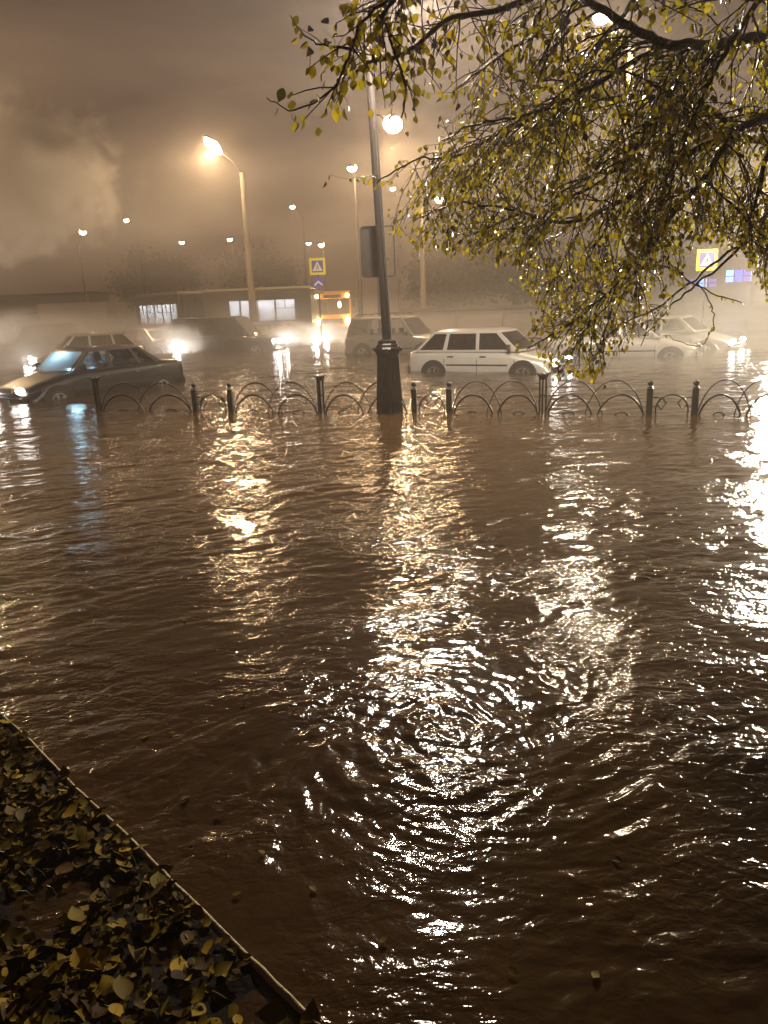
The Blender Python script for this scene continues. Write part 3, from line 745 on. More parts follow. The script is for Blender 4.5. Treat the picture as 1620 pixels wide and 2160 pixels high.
yb_p = at(701, 700, 53); yb = empty('yellow_bus', (yb_p.x + .3, 53 + 4.0, -WD), R(-93), 'yellow bus facing the camera with marker lamps and headlights lit', 'bus')
h, w_ = 4.0, 1.24
b = MB(); b.rbox(-h, -w_, .35, h - .05, w_, 1.45, .10); b.rbox(-h, -w_, 2.45, h - .08, w_, 2.95, .12); 
for sg in (1, -1):
    b.box(-h + .01, sg * w_ - (.05 if sg > 0 else 0), 1.45, -h + .6, sg * w_ + (.05 if sg < 0 else 0), 2.45)
    b.rbox(h - .32, sg * w_ - (.12 if sg > 0 else 0), 1.44, h - .06, sg * w_ + (.12 if sg < 0 else 0), 2.46, .03)
b.build('body', M['busyellow'], yb)
b = MB(); b.add([(h - .10, -1.1, 1.45), (h - .10, 1.1, 1.45), (h - .18, 1.1, 2.45), (h - .18, -1.1, 2.45)], [(0, 1, 2, 3)]); b.build('windscreen', M['glass'], yb)
for sg in (1, -1): MB().add([(-h + .6, sg * (w_ - .02), 1.45), (h - .32, sg * (w_ - .02), 1.45), (h - .32, sg * (w_ - .02), 2.45), (-h + .6, sg * (w_ - .02), 2.45)], [(0, 1, 2, 3)]).build('side_window', M['glass'], yb)
b = MB(); b.box(h - .03, -.75, .85, h + .0, .75, 1.15); b.build('grille', M['black'], yb)
b = MB(); b.rbox(h - .10, -1.2, .38, h + .10, 1.2, .62, .05); b.build('bumper', M['trim'], yb)
b = MB(); b.box(h - .3, -.55, 2.5, h - .06, .55, 2.7); b.build('destination_box', M['black'], yb)
hw = emat('bus headlight', (1, .66, .28), 190); mk = emat('marker lamp', (1, .70, .40), 80)
for sg in (1, -1):
    MB().ball((h - .02, sg * .98, 1.0), .5, 12, 8, (.14, .26, .50)).build('headlight', hw, yb)
    MB().ball((h - .03, sg * 1.02, 2.62), .5, 10, 6, (.10, .24, .24)).build('marker_lamp', mk, yb)
    l = lamp('headlight_beam', 'SPOT', (h + .1, sg * .98, 1.0), 420, (1, .68, .32), yb, .06, spot_size=R(75), spot_blend=.8)
    l.rotation_euler = Vector((-1, 0, .03)).to_track_quat('Z', 'Y').to_euler()
    lamp('headlight_glow', 'POINT', (h + .15, sg * .98, 1.0), 120, (1, .68, .32), yb, .06)
    b = MB(); b.rbox(h - .05, sg * 1.42 - .1, 1.9, h + .05, sg * 1.42 + .1, 2.3, .03); b.tube([(h - .1, sg * 1.2, 2.45), (h, sg * 1.42, 2.3)], .02, 5); b.build('side_mirror', M['black'], yb)
MB().ball((h - .7, .42, 2.05), .5, 10, 6, (.16, .22, .42)).build('cab_lamp', mk, yb)
lamp('cab_light', 'POINT', (h - .9, -.2, 2.2), 25, (1, .7, .4), yb, .1)

# ------------------------------------------------------------ far side of the road
b = MB(); A_ = at(850, 652, 38); B_ = at(1150, 655, 35)
gw = empty('barrier_wall', (A_.x, A_.y, -WD), math.atan2(B_.y - A_.y, B_.x - A_.x), 'long low wall with a dark coping along the far side of the road', 'wall')
Lw = (B_ - A_).length + 2; zt_ = A_.z + WD
b.box(0, -.12, 0, Lw, .12, zt_ - .16)
for k in range(int(Lw // 2.2)): b.box(.3 + 2.2 * k, -.17, 0, .55 + 2.2 * k, -.12, zt_ - .17)
b.build('panel', M['wall'], gw); MB().rbox(-.1, -.22, zt_ - .16, Lw + .1, .22, zt_, .03).build('coping', M['roofm'], gw)

def far_building(x0, x1, d, z1, label, name='building', lit=(), m_='darkwall', storeys=1):
    a_ = at(x0, 640, d); c_ = at(x1, 640, d); root = empty(name, (a_.x, d, -WD), 0, label, 'building'); Lb = c_.x - a_.x
    b = MB(); b.box(0, 0, 0, Lb, 7, z1); b.build('wall', M[m_], root)
    MB().box(-.3, -.4, z1, Lb + .3, 7.3, z1 + .28).build('roof', M['roofm'], root)
    n_ = max(2, int(Lb / 2.4))
    for s_ in range(storeys):
        for k in range(n_):
            x = Lb * (k + .5) / n_; z = 1.0 + s_ * 3
            f = MB(); f.box(x - .65, -.07, z, x + .65, -.003, z + 1.4); o = f.build('window_frame', M['trim'], root)
            MB().box(x - .58, -.09, z + .07, x + .58, -.072, z + 1.33).build('pane', M['tint'] if (s_, k) not in lit else emat('lit pane', (1, .72, .42), 2.2), o)
    return root
far_building(-60, 190, 95, 4.3, 'long low building dim in the haze at the far left', lit=((0, 6),), m_='wall')
far_building(1690, 2000, 50, 3.2, 'low dark building beyond the flood at the far right edge', m_='darkwall')
# pale cargo box behind the cars at far left
k_ = at(80, 655, 52); kk = empty('box_truck', (k_.x, 52, -WD), 0, 'pale box truck fading in the mist on the far left', 'truck')
MB().rbox(0, 0, .9, 4.4, 2.2, 2.85, .05).build('cargo_box', M['wall'], kk)
b = MB(); b.rbox(-1.7, .1, .6, -.1, 2.1, 2.2, .2); b.build('cab', M['darkwall'], kk)
for x in (-1.0, 3.3):
    MB().lathe([(.2, 0), (.42, .02), (.42, .24), (.2, .26)], 16, Matrix.Translation((x, .02, .42)) @ Matrix.Rotation(R(-90), 4, 'X'), True).build('wheel', M['rubber'], kk)
MB().box(-1.6, .3, .5, 4.3, 1.9, .88).build('chassis', M['black'], kk)
# blue lit shop
sa = at(1475, 600, 62); shop = empty('lit_shop', (sa.x, 62, -WD), R(8), 'shop front glowing blue far away behind the right crossing sign', 'shop')
b = MB(); b.box(-1, .25, 0, 7.5, 6, 4.3); b.build('wall', M['darkwall'], shop); MB().box(-1.3, -.1, 4.3, 7.8, 6.3, 4.6).build('roof', M['roofm'], shop)
blue = [emat('blue lit glass', (.06, .13, 1.0), 2.2), emat('pale blue lit glass', (.14, .32, 1.0), 4), emat('violet lit glass', (.14, .09, .8), 1.2)]
for k, x in enumerate([-.4, .4, 1.2, 2.6, 3.35, 4.1, 4.7, 5.2]):
    zl, zh = (2.5, 3.5) if k > 2 else (2.2, 2.9)
    f = MB(); f.box(x - .36, .17, zl, x + .36, .245, zh); fo = f.build('window_frame', M['trim'], shop)
    b = MB(); mid = zl + (zh - zl) * .45
    b.box(x - .31, .14, zl + .05, x + .31, .166, mid); b.box(x - .31, .14, mid + .06, x + .31, .166, zh - .05); b.build('pane', blue[(k * 2 + 1) % 3] if k > 2 else blue[2 if k != 1 else 1], fo)
lamp('shop_light', 'POINT', (4, -1.2, 3), 90, (.3, .4, 1), shop, .3)
for px, lab, m_, hd in ((1100, 'red car parked beyond the far wall', P_red, 5), (1010, 'dark parked car beyond the far wall, left of the red one', P_black, -3)):
    c_ = at(px, 655, 46); car((c_.x, 46), R(hd), m_, lab, 'hatch' if px > 1050 else 'sedan', 4.2, 1.7, 1.5, 'tint', 0)

# far trees: trunk + crown made of many leaf clumps
leafdark = mat('far foliage', (.035, .040, .018), .7, 0, 0, .5, .4)
def far_tree(px, d, hgt, wid, label, seed):
    g = np.random.default_rng(seed); c_ = at(px, 640, d)
    root = empty('tree', (c_.x, d, -WD), 0, label, 'tree', 'trees beyond the road')
    b = MB(); b.tube([(0, 0, 0), (.1, 0, hgt * .3), (-.1, .1, hgt * .6), (0, 0, hgt * .9)], [.28, .22, .14, .04], 8)
    for k in range(9):
        a_ = g.uniform(0, 6.28); z0 = hgt * g.uniform(.25, .65); r_ = wid * g.uniform(.5, .8)
        b.tube([(0, 0, z0), (r_ * .5 * math.cos(a_), r_ * .5 * math.sin(a_), z0 + hgt * .12), (r_ * math.cos(a_), r_ * math.sin(a_), z0 + hgt * .2)], [.09, .05, .02], 5)
    b.build('trunk', M['farbark'], root)
    nc = 26; cen = g.normal(0, 1, (nc, 3)); cen /= np.linalg.norm(cen, axis=1)[:, None]; cen *= g.uniform(.35, 1, (nc, 1))
    cen = cen * [wid, wid, hgt * .36] + [0, 0, hgt * .62]
    n_ = 7000; which = g.integers(0, nc, n_); pts = cen[which] + g.normal(0, wid * .16, (n_, 3))
    s_ = g.uniform(.12, .30, (n_, 1)); u = g.normal(0, 1, (n_, 3)); u /= np.linalg.norm(u, axis=1)[:, None]; v = np.cross(u, g.normal(0, 1, (n_, 3))); v /= np.linalg.norm(v, axis=1)[:, None]
    V_ = np.stack([pts - u * s_, pts - v * s_ * .6, pts + u * s_, pts + v * s_ * .6], 1).reshape(-1, 3)
    npmesh('crown', V_, np.arange(4 * n_).reshape(-1, 4), leafdark, False, root)
for i, (px, d, hg, wd, lab) in enumerate([
    (1010, 62, 8.5, 3.6, 'dark bushy tree in the haze right of the central post'),
    (1150, 58, 9.5, 4.2, 'wider dark tree beyond the red car'),
    (1290, 64, 8, 3.8, 'dark tree in the haze just left of the tall concrete pole'),
    (560, 95, 8.5, 4.6, 'faint tree in the haze behind the roof of the long bus'),
    (320, 100, 9, 5.5, 'faint broad tree in the haze left of the concrete pole'),
    (1420, 66, 8.5, 4.8, 'dark tree behind the branches, left of the blue lit shop'),
    (1085, 54, 7.0, 3.6, 'lower rounded dark tree between the wider dark trees'),
    (1600, 70, 8.5, 4.6, 'dark tree at the right edge beyond the lit shop'),
    (930, 66, 6.5, 3.0, 'small dark tree just right of the central post')]):
    far_tree(px, d, hg, wd, lab, 100 + i)

# ------------------------------------------------------------ the overhanging tree
def leafmat():
    m = bpy.data.materials.new('autumn leaf'); m.use_nodes = True; t = m.node_tree; t.nodes.clear()
    o = N(t, 'ShaderNodeOutputMaterial'); d = N(t, 'ShaderNodeBsdfDiffuse'); tr_ = N(t, 'ShaderNodeBsdfTranslucent'); g = N(t, 'ShaderNodeBsdfGlossy'); g.inputs['Roughness'].default_value = .22
    at_ = N(t, 'ShaderNodeAttribute', attribute_name='tone'); cr = N(t, 'ShaderNodeValToRGB')
    e = cr.color_ramp.elements; e[0].color = (.055, .048, .012, 1); e[1].color = (.72, .54, .030, 1)
    x = cr.color_ramp.elements.new(.45); x.color = (.36, .29, .022, 1); x = cr.color_ramp.elements.new(.8); x.color = (.60, .50, .030, 1)
    t.links.new(at_.outputs['Fac'], cr.inputs[0])
    m1 = N(t, 'ShaderNodeMixShader'); m1.inputs[0].default_value = .6; m2 = N(t, 'ShaderNodeMixShader'); fr = N(t, 'ShaderNodeFresnel'); fr.inputs[0].default_value = 1.45
    for q in (d, tr_): t.links.new(cr.outputs[0], q.inputs[0])
    t.links.new(d.outputs[0], m1.inputs[1]); t.links.new(tr_.outputs[0], m1.inputs[2])
    t.links.new(fr.outputs[0], m2.inputs[0]); t.links.new(m1.outputs[0], m2.inputs[1]); t.links.new(g.outputs[0], m2.inputs[2]); t.links.new(m2.outputs[0], o.inputs[0])
    return m
LEAF = leafmat()
# leaf template: ovate, folded along the midrib, tip at +x
_o = [(0, 0), (.06, .13), (.18, .26), (.34, .35), (.52, .36), (.70, .28), (.86, .16), (.97, .06), (1.08, 0)]
_o = _o + [(x, -y) for x, y in _o[-2:0:-1]]
LT = np.array([(x, y, .22 * abs(y)) for x, y in _o] + [(x, 0, -.02) for x in (.22, .5, .8)], float)
_n = len(_o); LFc = []
for _i in range(_n):
    _j = (_i + 1) % _n; xm = (_o[_i][0] + _o[_j][0]) / 2; _c = _n + (0 if xm < .36 else 1 if xm < .68 else 2); LFc.append((_i, _j, _c))
for _i in range(_n):                                  # fill along the midrib where the fan centre changes
    xa = (_o[_i - 1][0] + _o[_i][0]) / 2; xb = (_o[_i][0] + _o[(_i + 1) % _n][0]) / 2
    ca = 0 if xa < .36 else 1 if xa < .68 else 2; cb = 0 if xb < .36 else 1 if xb < .68 else 2
    if ca != cb: LFc.append((_i, _n + cb, _n + ca))
LFc = np.array(LFc)
def leaves_mesh(name, pos, dirs, nrm, size, tone, material, parent=None, curl=0):
    n_ = len(pos); d = dirs / np.linalg.norm(dirs, axis=1)[:, None]
    s = np.cross(nrm, d); s /= np.linalg.norm(s, axis=1)[:, None] + 1e-9; u = np.cross(d, s)
    T = LT[None] * np.ones((n_, 1, 1))
    c_ = rng.uniform(-.25, .55, (n_, 1)) if not curl else rng.uniform(-curl, curl, (n_, 1))
    T[:, :, 2] += c_ * (T[:, :, 1] ** 2) * 2.2 - c_ * .35 * T[:, :, 0] ** 2
    V_ = pos[:, None] + (T[:, :, :1] * d[:, None] + T[:, :, 1:2] * s[:, None] + T[:, :, 2:] * u[:, None]) * size[:, None, None]
    k = len(LT); F_ = (LFc[None] + (np.arange(n_) * k)[:, None, None]).reshape(-1, 3)
    o = npmesh(name, V_.reshape(-1, 3), F_, material, True, parent)
    a_ = o.data.attributes.new('tone', 'FLOAT', 'POINT'); a_.data.foreach_set('value', np.repeat(tone, k).astype(np.float32))
    return o
tree = empty('overhanging_tree', (4.9, 6.2, -.25), 0, 'large tree with yellow green leaves hanging over the water from the right', 'tree')
org = Vector((4.9, 6.2, -.25))
trunk_pts = [Vector((0, 0, 0)), Vector((-.05, 0, 1.2)), Vector((-.2, -.1, 2.6)), Vector((-.35, -.2, 4.2)), Vector((-.3, -.1, 6.0)), Vector((-.1, 0, 8.0))]
MB().tube(trunk_pts, [.34, .27, .24, .21, .15, .06], 14).build('trunk', M['bark'], tree)
# guide limbs: image point + depth, thick end first
guides = [
 ([(1700, -40, 5.4), (1620, 70, 5.0), (1500, 92, 4.7), (1400, 90, 4.4), (1310, 50, 4.2), (1200, -40, 4.0)], .042, .016),
 ([(1720, 130, 5.2), (1640, 230, 4.9), (1560, 275, 4.7), (1480, 380, 4.7), (1400, 470, 4.8), (1300, 600, 4.9), (1190, 690, 5.0), (1110, 735, 5.0)], .034, .004),
 ([(1720, 220, 5.8), (1600, 300, 5.6), (1480, 220, 5.3), (1330, 205, 5.2), (1180, 220, 5.1), (1060, 280, 5.1), (960, 330, 5.1), (880, 335, 5.1), (790, 385, 5.0)], .027, .004),
 ([(1560, 275, 4.7), (1440, 330, 4.8), (1320, 420, 4.9), (1200, 470, 5.0), (1080, 440, 5.1), (960, 430, 5.2), (870, 470, 5.2)], .024, .004),
 ([(1640, 230, 4.9), (1600, 400, 5.0), (1560, 520, 5.2), (1470, 600, 5.3), (1400, 660, 5.3), (1350, 730, 5.3)], .019, .003),
 ([(1700, 330, 5.4), (1600, 470, 5.4), (1500, 560, 5.4), (1400, 640, 5.3), (1290, 700, 5.2), (1240, 770, 5.2)], .016, .003),
 ([(1400, 90, 4.4), (1250, 180, 4.3), (1120, 240, 4.3), (1010, 260, 4.3), (930, 300, 4.3)], .016, .003),
 ([(1500, 92, 4.7), (1420, 180, 4.6), (1350, 300, 4.6), (1270, 380, 4.7), (1180, 430, 4.8), (1100, 500, 4.9)], .024, .004),
 ([(1200, -40, 4.0), (1060, 20, 3.8), (950, 40, 3.6), (860, 110, 3.4), (780, 130, 3.3), (760, 150, 3.2)], .018, .004),
 ([(950, -60, 3.5), (850, -20, 3.3), (770, 40, 3.1), (735, 120, 3.0), (700, 190, 3.0), (620, 232, 3.0), (562, 208, 3.0)], .009, .002),
 ([(900, -60, 3.4), (815, 20, 3.2), (815, 60, 3.2), (840, 130, 3.2), (855, 190, 3.2), (845, 250, 3.2)], .009, .003),
 ([(745, 100, 3.05), (690, 96, 3.0), (650, 80, 3.0), (610, 35, 3.0)], .005, .002),
 ([(1300, 600, 4.9), (1390, 560, 5.0), (1500, 620, 5.0), (1570, 640, 5.0)], .008, .003),
 ([(1470, 600, 5.3), (1500, 640, 5.2), (1505, 690, 5.1), (1470, 730, 5.1), (1400, 705, 5.1)], .005, .002),
 ([(1180, -60, 4.6), (1120, 60, 4.6), (1040, 130, 4.6), (970, 180, 4.6)], .014, .004),
 ([(1640, -60, 4.2), (1560, 60, 4.1), (1500, 170, 4.1), (1450, 280, 4.2), (1420, 380, 4.2)], .018, .004),
 ([(1720, 420, 6.2), (1630, 480, 6.2), (1560, 470, 6.2), (1480, 430, 6.2)], .02, .004),
 ([(1380, -40, 5.4), (1290, 60, 5.4), (1230, 150, 5.4), (1160, 220, 5.5), (1090, 330, 5.5), (1030, 400, 5.5)], .02, .004),
 ([(1330, 420, 5.3), (1250, 520, 5.4), (1180, 590, 5.4), (1130, 600, 5.4)], .012, .003),
]
poly = np.array([(545, 262), (548, 190), (600, 20), (690, -80), (760, -200), (1700, -200), (1700, 640), (1605, 615), (1565, 520), (1520, 498), (1462, 505), (1435, 590), (1400, 690), (1330, 720), (1270, 790), (1180, 795), (1130, 740), (1075, 745), (1150, 650), (1095, 600), (1110, 560), (1000, 535), (880, 520), (820, 480), (850, 400), (690, 370), (690, 300), (840, 300), (960, 240), (1000, 210), (960, 200), (880, 200), (860, 270), (820, 270), (800, 170), (735, 170), (720, 225), (640, 270)], float)
def inside(px, py):
    if min(math.hypot(px - a_, py - b_) - r_ for a_, b_, r_ in ((826, 262, 36), (924, 420, 16), (1272, 35, 20), (1493, 550, 50), (1525, 590, 42))) < 0: return False
    c_ = False; j = len(poly) - 1
    for i in range(len(poly)):
        xi, yi = poly[i]; xj, yj = poly[j]
        if (yi > py) != (yj > py) and px < (xj - xi) * (py - yi) / (yj - yi) + xi: c_ = not c_
        j = i
    return c_
def catmull(P_, k=6):
    out = []
    Q = [P_[0] * 2 - P_[1]] + P_ + [P_[-1] * 2 - P_[-2]]
    for i in range(1, len(Q) - 2):
        for j in range(k):
            t = j / k; a_, b_, c_, d_ = Q[i - 1:i + 3]
            out.append(.5 * ((2 * b_) + (c_ - a_) * t + (2 * a_ - 5 * b_ + 4 * c_ - d_) * t * t + (3 * b_ - a_ - 3 * c_ + d_) * t ** 3))
    out.append(P_[-1]); return out
LP, LD, LN_, LS, LTn = [], [], [], [], []
tw = MB(); rnd = random.Random(5)
def py0(p): return project(p)[1]
def jit(s_): return Vector((rnd.gauss(0, s_), rnd.gauss(0, s_), rnd.gauss(0, s_)))
def add_leaf(p, d, far):
    if p.y < 3.9: far = 1.15
    dd = d * .5 + Vector((0, 0, -1.0)) + jit(.45)
    LP.append(p); LD.append(dd); LN_.append(jit(1)); LS.append(rnd.triangular(.016, .044, .030) * (far or 1)); LTn.append(min(1, max(0, rnd.gauss(.58, .27))))
def twig(p, d, length, rad, level, dens):
    n_ = max(3, int(length / .05)); pts = [p]; step = length / n_; q = p
    for i in range(n_):
        d = (d + jit(.14) + Vector((0, 0, -.10))).normalized(); q = q + d * step
        px, py = project(q)
        if not inside(px, py) or q.z < .12: break
        pts.append(q)
        if level == 1 and i > 0 and rnd.random() < .55: twig(q, (d + jit(.6)).normalized(), length * rnd.uniform(.25, .5), rad * .55, 2, dens)
        if rnd.random() < dens:
            s_ = jit(.03); add_leaf(q + s_, d, 0)
            if rnd.random() < .5: tw.tube([q, q + s_], .0012, 3, cap=False)
    if len(pts) > 1:
        tw.tube(pts, [rad * (1 - .6 * i / len(pts)) for i in range(len(pts))], 4, cap=False)
        if rnd.random() < .9: add_leaf(pts[-1], d, 0)
for gi, (pp, ra, rb) in enumerate(guides):
    P3 = [at(x, y, d) for x, y, d in pp]
    C3 = catmull(P3); m_ = len(C3)
    C3 = [p + jit(.0025 if pp[-1][2] < 3.5 else .006) for p in C3]
    rad = [ra + (rb - ra) * (i / (m_ - 1)) ** .7 for i in range(m_)]
    if gi in (0, 1, 2, 5, 15, 16):                    # run back to the trunk
        zt2 = min(max(C3[0].z - .6, 2.0), 5.5); C3 = [org + Vector((-.3, -.15, zt2 - org.z)) * 1.0, (org + Vector((-.3, -.15, zt2 - org.z))).lerp(C3[0], .5) + Vector((0, 0, .25))] + C3; rad = [ra * 1.6, ra * 1.3] + rad
    MB().tube([p - org for p in C3], rad, 8).build('limb', M['bark'], tree)
    near = pp[-1][2] < 3.5
    total = 0
    for i in range(2, len(C3) - 1):
        seg = (C3[i + 1] - C3[i]).length; d = (C3[i + 1] - C3[i]).normalized()
        total += seg
        k = seg * (20 if not near else 28)
        k *= .8 if py0(C3[i]) > 480 and project(C3[i])[0] > 1330 else 1.15
        cnt = int(k) + (rnd.random() < k - int(k))
        if rad[i] > .04: cnt = cnt // 3
        for _ in range(cnt):
            p = C3[i].lerp(C3[i + 1], rnd.random())
            px, py = project(p)
            if gi in (12, 13): 
                if rnd.random() < .5: add_leaf(p, d, 0)
                continue
            if near:
                if px < 800:
                    if rnd.random() < .75: add_leaf(p + jit(.04), d, 0)
                    if px > 700: twig(p, (d * .5 + jit(.5) + Vector((0, 0, -.4))).normalized(), rnd.uniform(.08, .22), .003, 2, .8)
                else: twig(p, (d * .5 + jit(.6) + Vector((0, 0, -.35))).normalized(), rnd.uniform(.12, .35), .003, 1 if rnd.random() < .4 else 2, .75)
            else:
                dens = .95 if px > 1150 else .75
                if py > 600: dens = .5
                twig(p, (d * .7 + jit(.65) + Vector((-.15, 0, -.25))).normalized(), rnd.uniform(.25, .75), min(rad[i] * .5, .006), 1, dens)
tw.v = [tuple(Vector(v) - org) for v in tw.v]
tw.build('twigs', M['bark'], tree)
print('LEAVES', len(LP))
leaves_mesh('crown', np.array([tuple(p - org) for p in LP]), np.array([tuple(p) for p in LD]), np.array([tuple(p) for p in LN_]), np.array(LS), np.array(LTn), LEAF, tree)

# ------------------------------------------------------------ verge, edging, leaf litter
EA, EB = on(0, 1500, .03), on(640, 2120, .03)
ed = (EB - EA).normalized(); en = Vector((-ed.y, ed.x, 0))          # en points to the water side?
if en.x < 0: en = -en
A0, B0 = EA - ed * 1.3, EB + ed * .12
pts = [A0.lerp(B0, i / 60) for i in range(61)]
b = MB(); vs = []
for i, p in enumerate(pts):
    wv = .011 * mnoise.noise(Vector((i * .13, 0, 0))) + .003 * mnoise.noise(Vector((i * .9, 7, 0))) ; hv = .006 * mnoise.noise(Vector((i * .37, 4, 0))) - max(0, (i - 50)) * .0012
    c_ = p + en * wv
    for o_, z in ((-.006, -.25), (-.006, .022 + hv), (-.003, .026 + hv), (.003, .025 + hv), (.006, .018 + hv), (.006, -.25)): vs.append((c_ + en * o_).xy[:] + (z,))
b.add(vs, [(6 * i + k, 6 * i + (k + 1) % 6, 6 * i + 6 + (k + 1) % 6, 6 * i + 6 + k) for i in range(60) for k in range(6)], True)
tag(b.build('edging_strip', M['stone']), 'thin pale edging strip running diagonally between leaf litter and flood water', 'edging')
def vh(x, y):
    q = np.stack([x, y], -1) - np.array(EA.xy); dd = -(q @ np.array(en.xy))       # distance inside the verge
    h_ = .012 + .022 * vnoise(x * 1.6 + 5, y * 1.6, 201) + .012 * vnoise(x * 5, y * 5, 202) + .006 * vnoise(x * 17, y * 17, 203)
    for (ppx, ppy, rx) in ((110, 1900, .22), (330, 2010, .10), (560, 2140, .22)):
        c_ = on(ppx, ppy); h_ = h_ - .035 * np.exp(-(((x - c_.x) / rx) ** 2 + ((y - c_.y) / (rx * .8)) ** 2))
    return h_ + .006, dd
gx = np.linspace(-3.6, .6, 380); gy = np.linspace(.2, 5.2, 420); GX, GY = np.meshgrid(gx, gy, indexing='ij'); GZ, DD = vh(GX, GY)
GZ = GZ + np.where(DD < .02, -.3, 0)
ii = np.arange(GX.size).reshape(GX.shape); Fv = np.stack([ii[:-1, :-1], ii[1:, :-1], ii[1:, 1:], ii[:-1, 1:]], -1).reshape(-1, 4)
keep = DD.ravel()[Fv].min(1) > .0
tag(npmesh('verge_ground', np.stack([GX, GY, GZ], -1).reshape(-1, 3), Fv[keep], M['soil']), kind='structure')
n_ = 46000
q = rng.uniform([-3.2, .3], [.3, 4.6], (n_, 2)); z, dd = vh(q[:, 0], q[:, 1])
dens = vnoise(q[:, 0] * 2.4 + 9, q[:, 1] * 2.4, 210) + .25
ok = (dd > .022) & ((z > .000) | (rng.random(n_) < .12)) & (rng.random(n_) < .55 + dens)
q, z = q[ok], z[ok]; n_ = len(q)
pos = np.stack([q[:, 0], q[:, 1], np.maximum(z, .004) + rng.uniform(.0, .022, n_) ], -1)
a_ = rng.uniform(0, 2 * np.pi, n_); dirs = np.stack([np.cos(a_), np.sin(a_), rng.normal(0, .16, n_)], -1)
nr = np.stack([rng.normal(0, .5, n_), rng.normal(0, .5, n_), np.ones(n_)], -1)
def littermat():
    m = mat('fallen leaf', (.1, .06, .02), .55, spec=.05); t = m.node_tree; p_ = t.nodes['Principled BSDF']
    at_ = N(t, 'ShaderNodeAttribute', attribute_name='tone'); cr = N(t, 'ShaderNodeValToRGB')
    e = cr.color_ramp.elements; e[0].color = (.014, .009, .004, 1); e[1].color = (.42, .27, .035, 1)
    for ps, cc in ((.3, (.070, .038, .006, 1)), (.55, (.14, .10, .009, 1)), (.8, (.28, .17, .013, 1))): x = cr.color_ramp.elements.new(ps); x.color = cc
    t.links.new(at_.outputs['Fac'], cr.inputs[0]); t.links.new(cr.outputs[0], p_.inputs['Base Color']); return m
LIT = littermat()
tag(leaves_mesh('leaf_litter', pos, dirs, nr, rng.choice([.026, .040, .058, .080], n_, p=[.35, .35, .22, .08]), np.clip(rng.normal(.40, .24, n_), 0, 1), LIT, None, .7), 'wet fallen leaves heaped on the verge inside the edging strip', 'leaf litter', kind='stuff')
# grass blades among the litter
n_ = 1500; q = rng.uniform([-3.0, .5], [.2, 4.2], (n_, 2)); z, dd = vh(q[:, 0], q[:, 1]); ok = (dd > .04) & (vnoise(q[:, 0] * 2 + 40, q[:, 1] * 2, 215) > .05); q, z = q[ok], z[ok]; n_ = len(q)
a_ = rng.uniform(0, 6.28, n_); hgt = rng.uniform(.03, .09, n_); ln_ = rng.uniform(.01, .06, n_); wv = .0018
bs = np.stack([q[:, 0], q[:, 1], z], -1); dx = np.stack([np.cos(a_), np.sin(a_), 0 * a_], -1); dyv = np.stack([-np.sin(a_), np.cos(a_), 0 * a_], -1); up = np.array([0, 0, 1.])
V_ = np.stack([bs - dyv * wv, bs + dyv * wv, bs + dx * ln_[:, None] * .4 + up * hgt[:, None] * .7 + dyv * wv * .7, bs + dx * ln_[:, None] * .4 + up * hgt[:, None] * .7 - dyv * wv * .7, bs + dx * ln_[:, None] + up * hgt[:, None]], 1).reshape(-1, 3)
k5 = (np.arange(n_) * 5)[:, None]; F3 = np.concatenate([k5 + [0, 1, 2], k5 + [0, 2, 3], k5 + [3, 2, 4]])
tag(npmesh('grass', V_, F3, mat('grass blade', (.06, .09, .015), .35)), 'sparse green grass blades poking through the leaf litter', 'grass', kind='stuff')
# floating leaves
fl = [(455, 1712), (382, 1690), (410, 1790), (655, 1870), (490, 1890), (560, 1800), (1140, 1300), (1175, 1520), (1205, 1610), (390, 1310), (520, 1490), (370, 1545), (1560, 1625), (1310, 1820), (800, 1990), (1260, 2050), (1090, 2060), (590, 1335), (300, 1560), (980, 1420)]
flab = ['pale curled leaf afloat to the right of the edging strip, beside a dim glint', 'small leaf afloat just left of the pale curled one by the strip', 'yellowish leaf afloat a little below the pale curled one by the strip',
 'leaf afloat beneath the lower left corner of the bright swirl', 'leaf afloat close to the edging strip, halfway along its lower half', 'leaf afloat between the edging strip and the lower edge of the swirl',
 'leaf afloat above and right of the bright swirl, alone', 'upper of two leaves afloat beside the right rim of the swirl', 'lower of two leaves afloat beside the right rim of the swirl',
 'leaf afloat highest in the dark water at the left', 'leaf afloat left of the swirl at the height of its centre', 'leaf afloat midway between the top of the edging strip and the swirl',
 'leaf afloat nearest the right edge of the picture', 'leaf afloat in dark water below and right of the swirl', 'leaf afloat straight below the swirl near the bottom edge',
 'leaf afloat lowest at the right, near the bottom edge', 'leaf afloat near the bottom edge, third from the right', 'leaf afloat just above and left of the swirl', 'leaf afloat nearest the upper part of the edging strip', 'leaf afloat inside the top of the bright swirl']
for i, (px, py) in enumerate(fl):
    p_ = on(px, py); s_ = rnd.uniform(.024, .040)
    o = leaves_mesh('floating_leaf', np.zeros((1, 3)) + [0, 0, .0], np.array([[1., 0, .02]]), np.array([[0, .1, 1.]]), np.array([s_]), np.array([rnd.uniform(.25, .75)]), LIT, None, .6)
    o.location = (p_.x, p_.y, .004); o.rotation_euler = (rnd.uniform(-.15, .15), rnd.uniform(-.15, .15), rnd.uniform(0, 6.28))
    tag(o, flab[i], 'leaf', 'leaves floating on the flood')

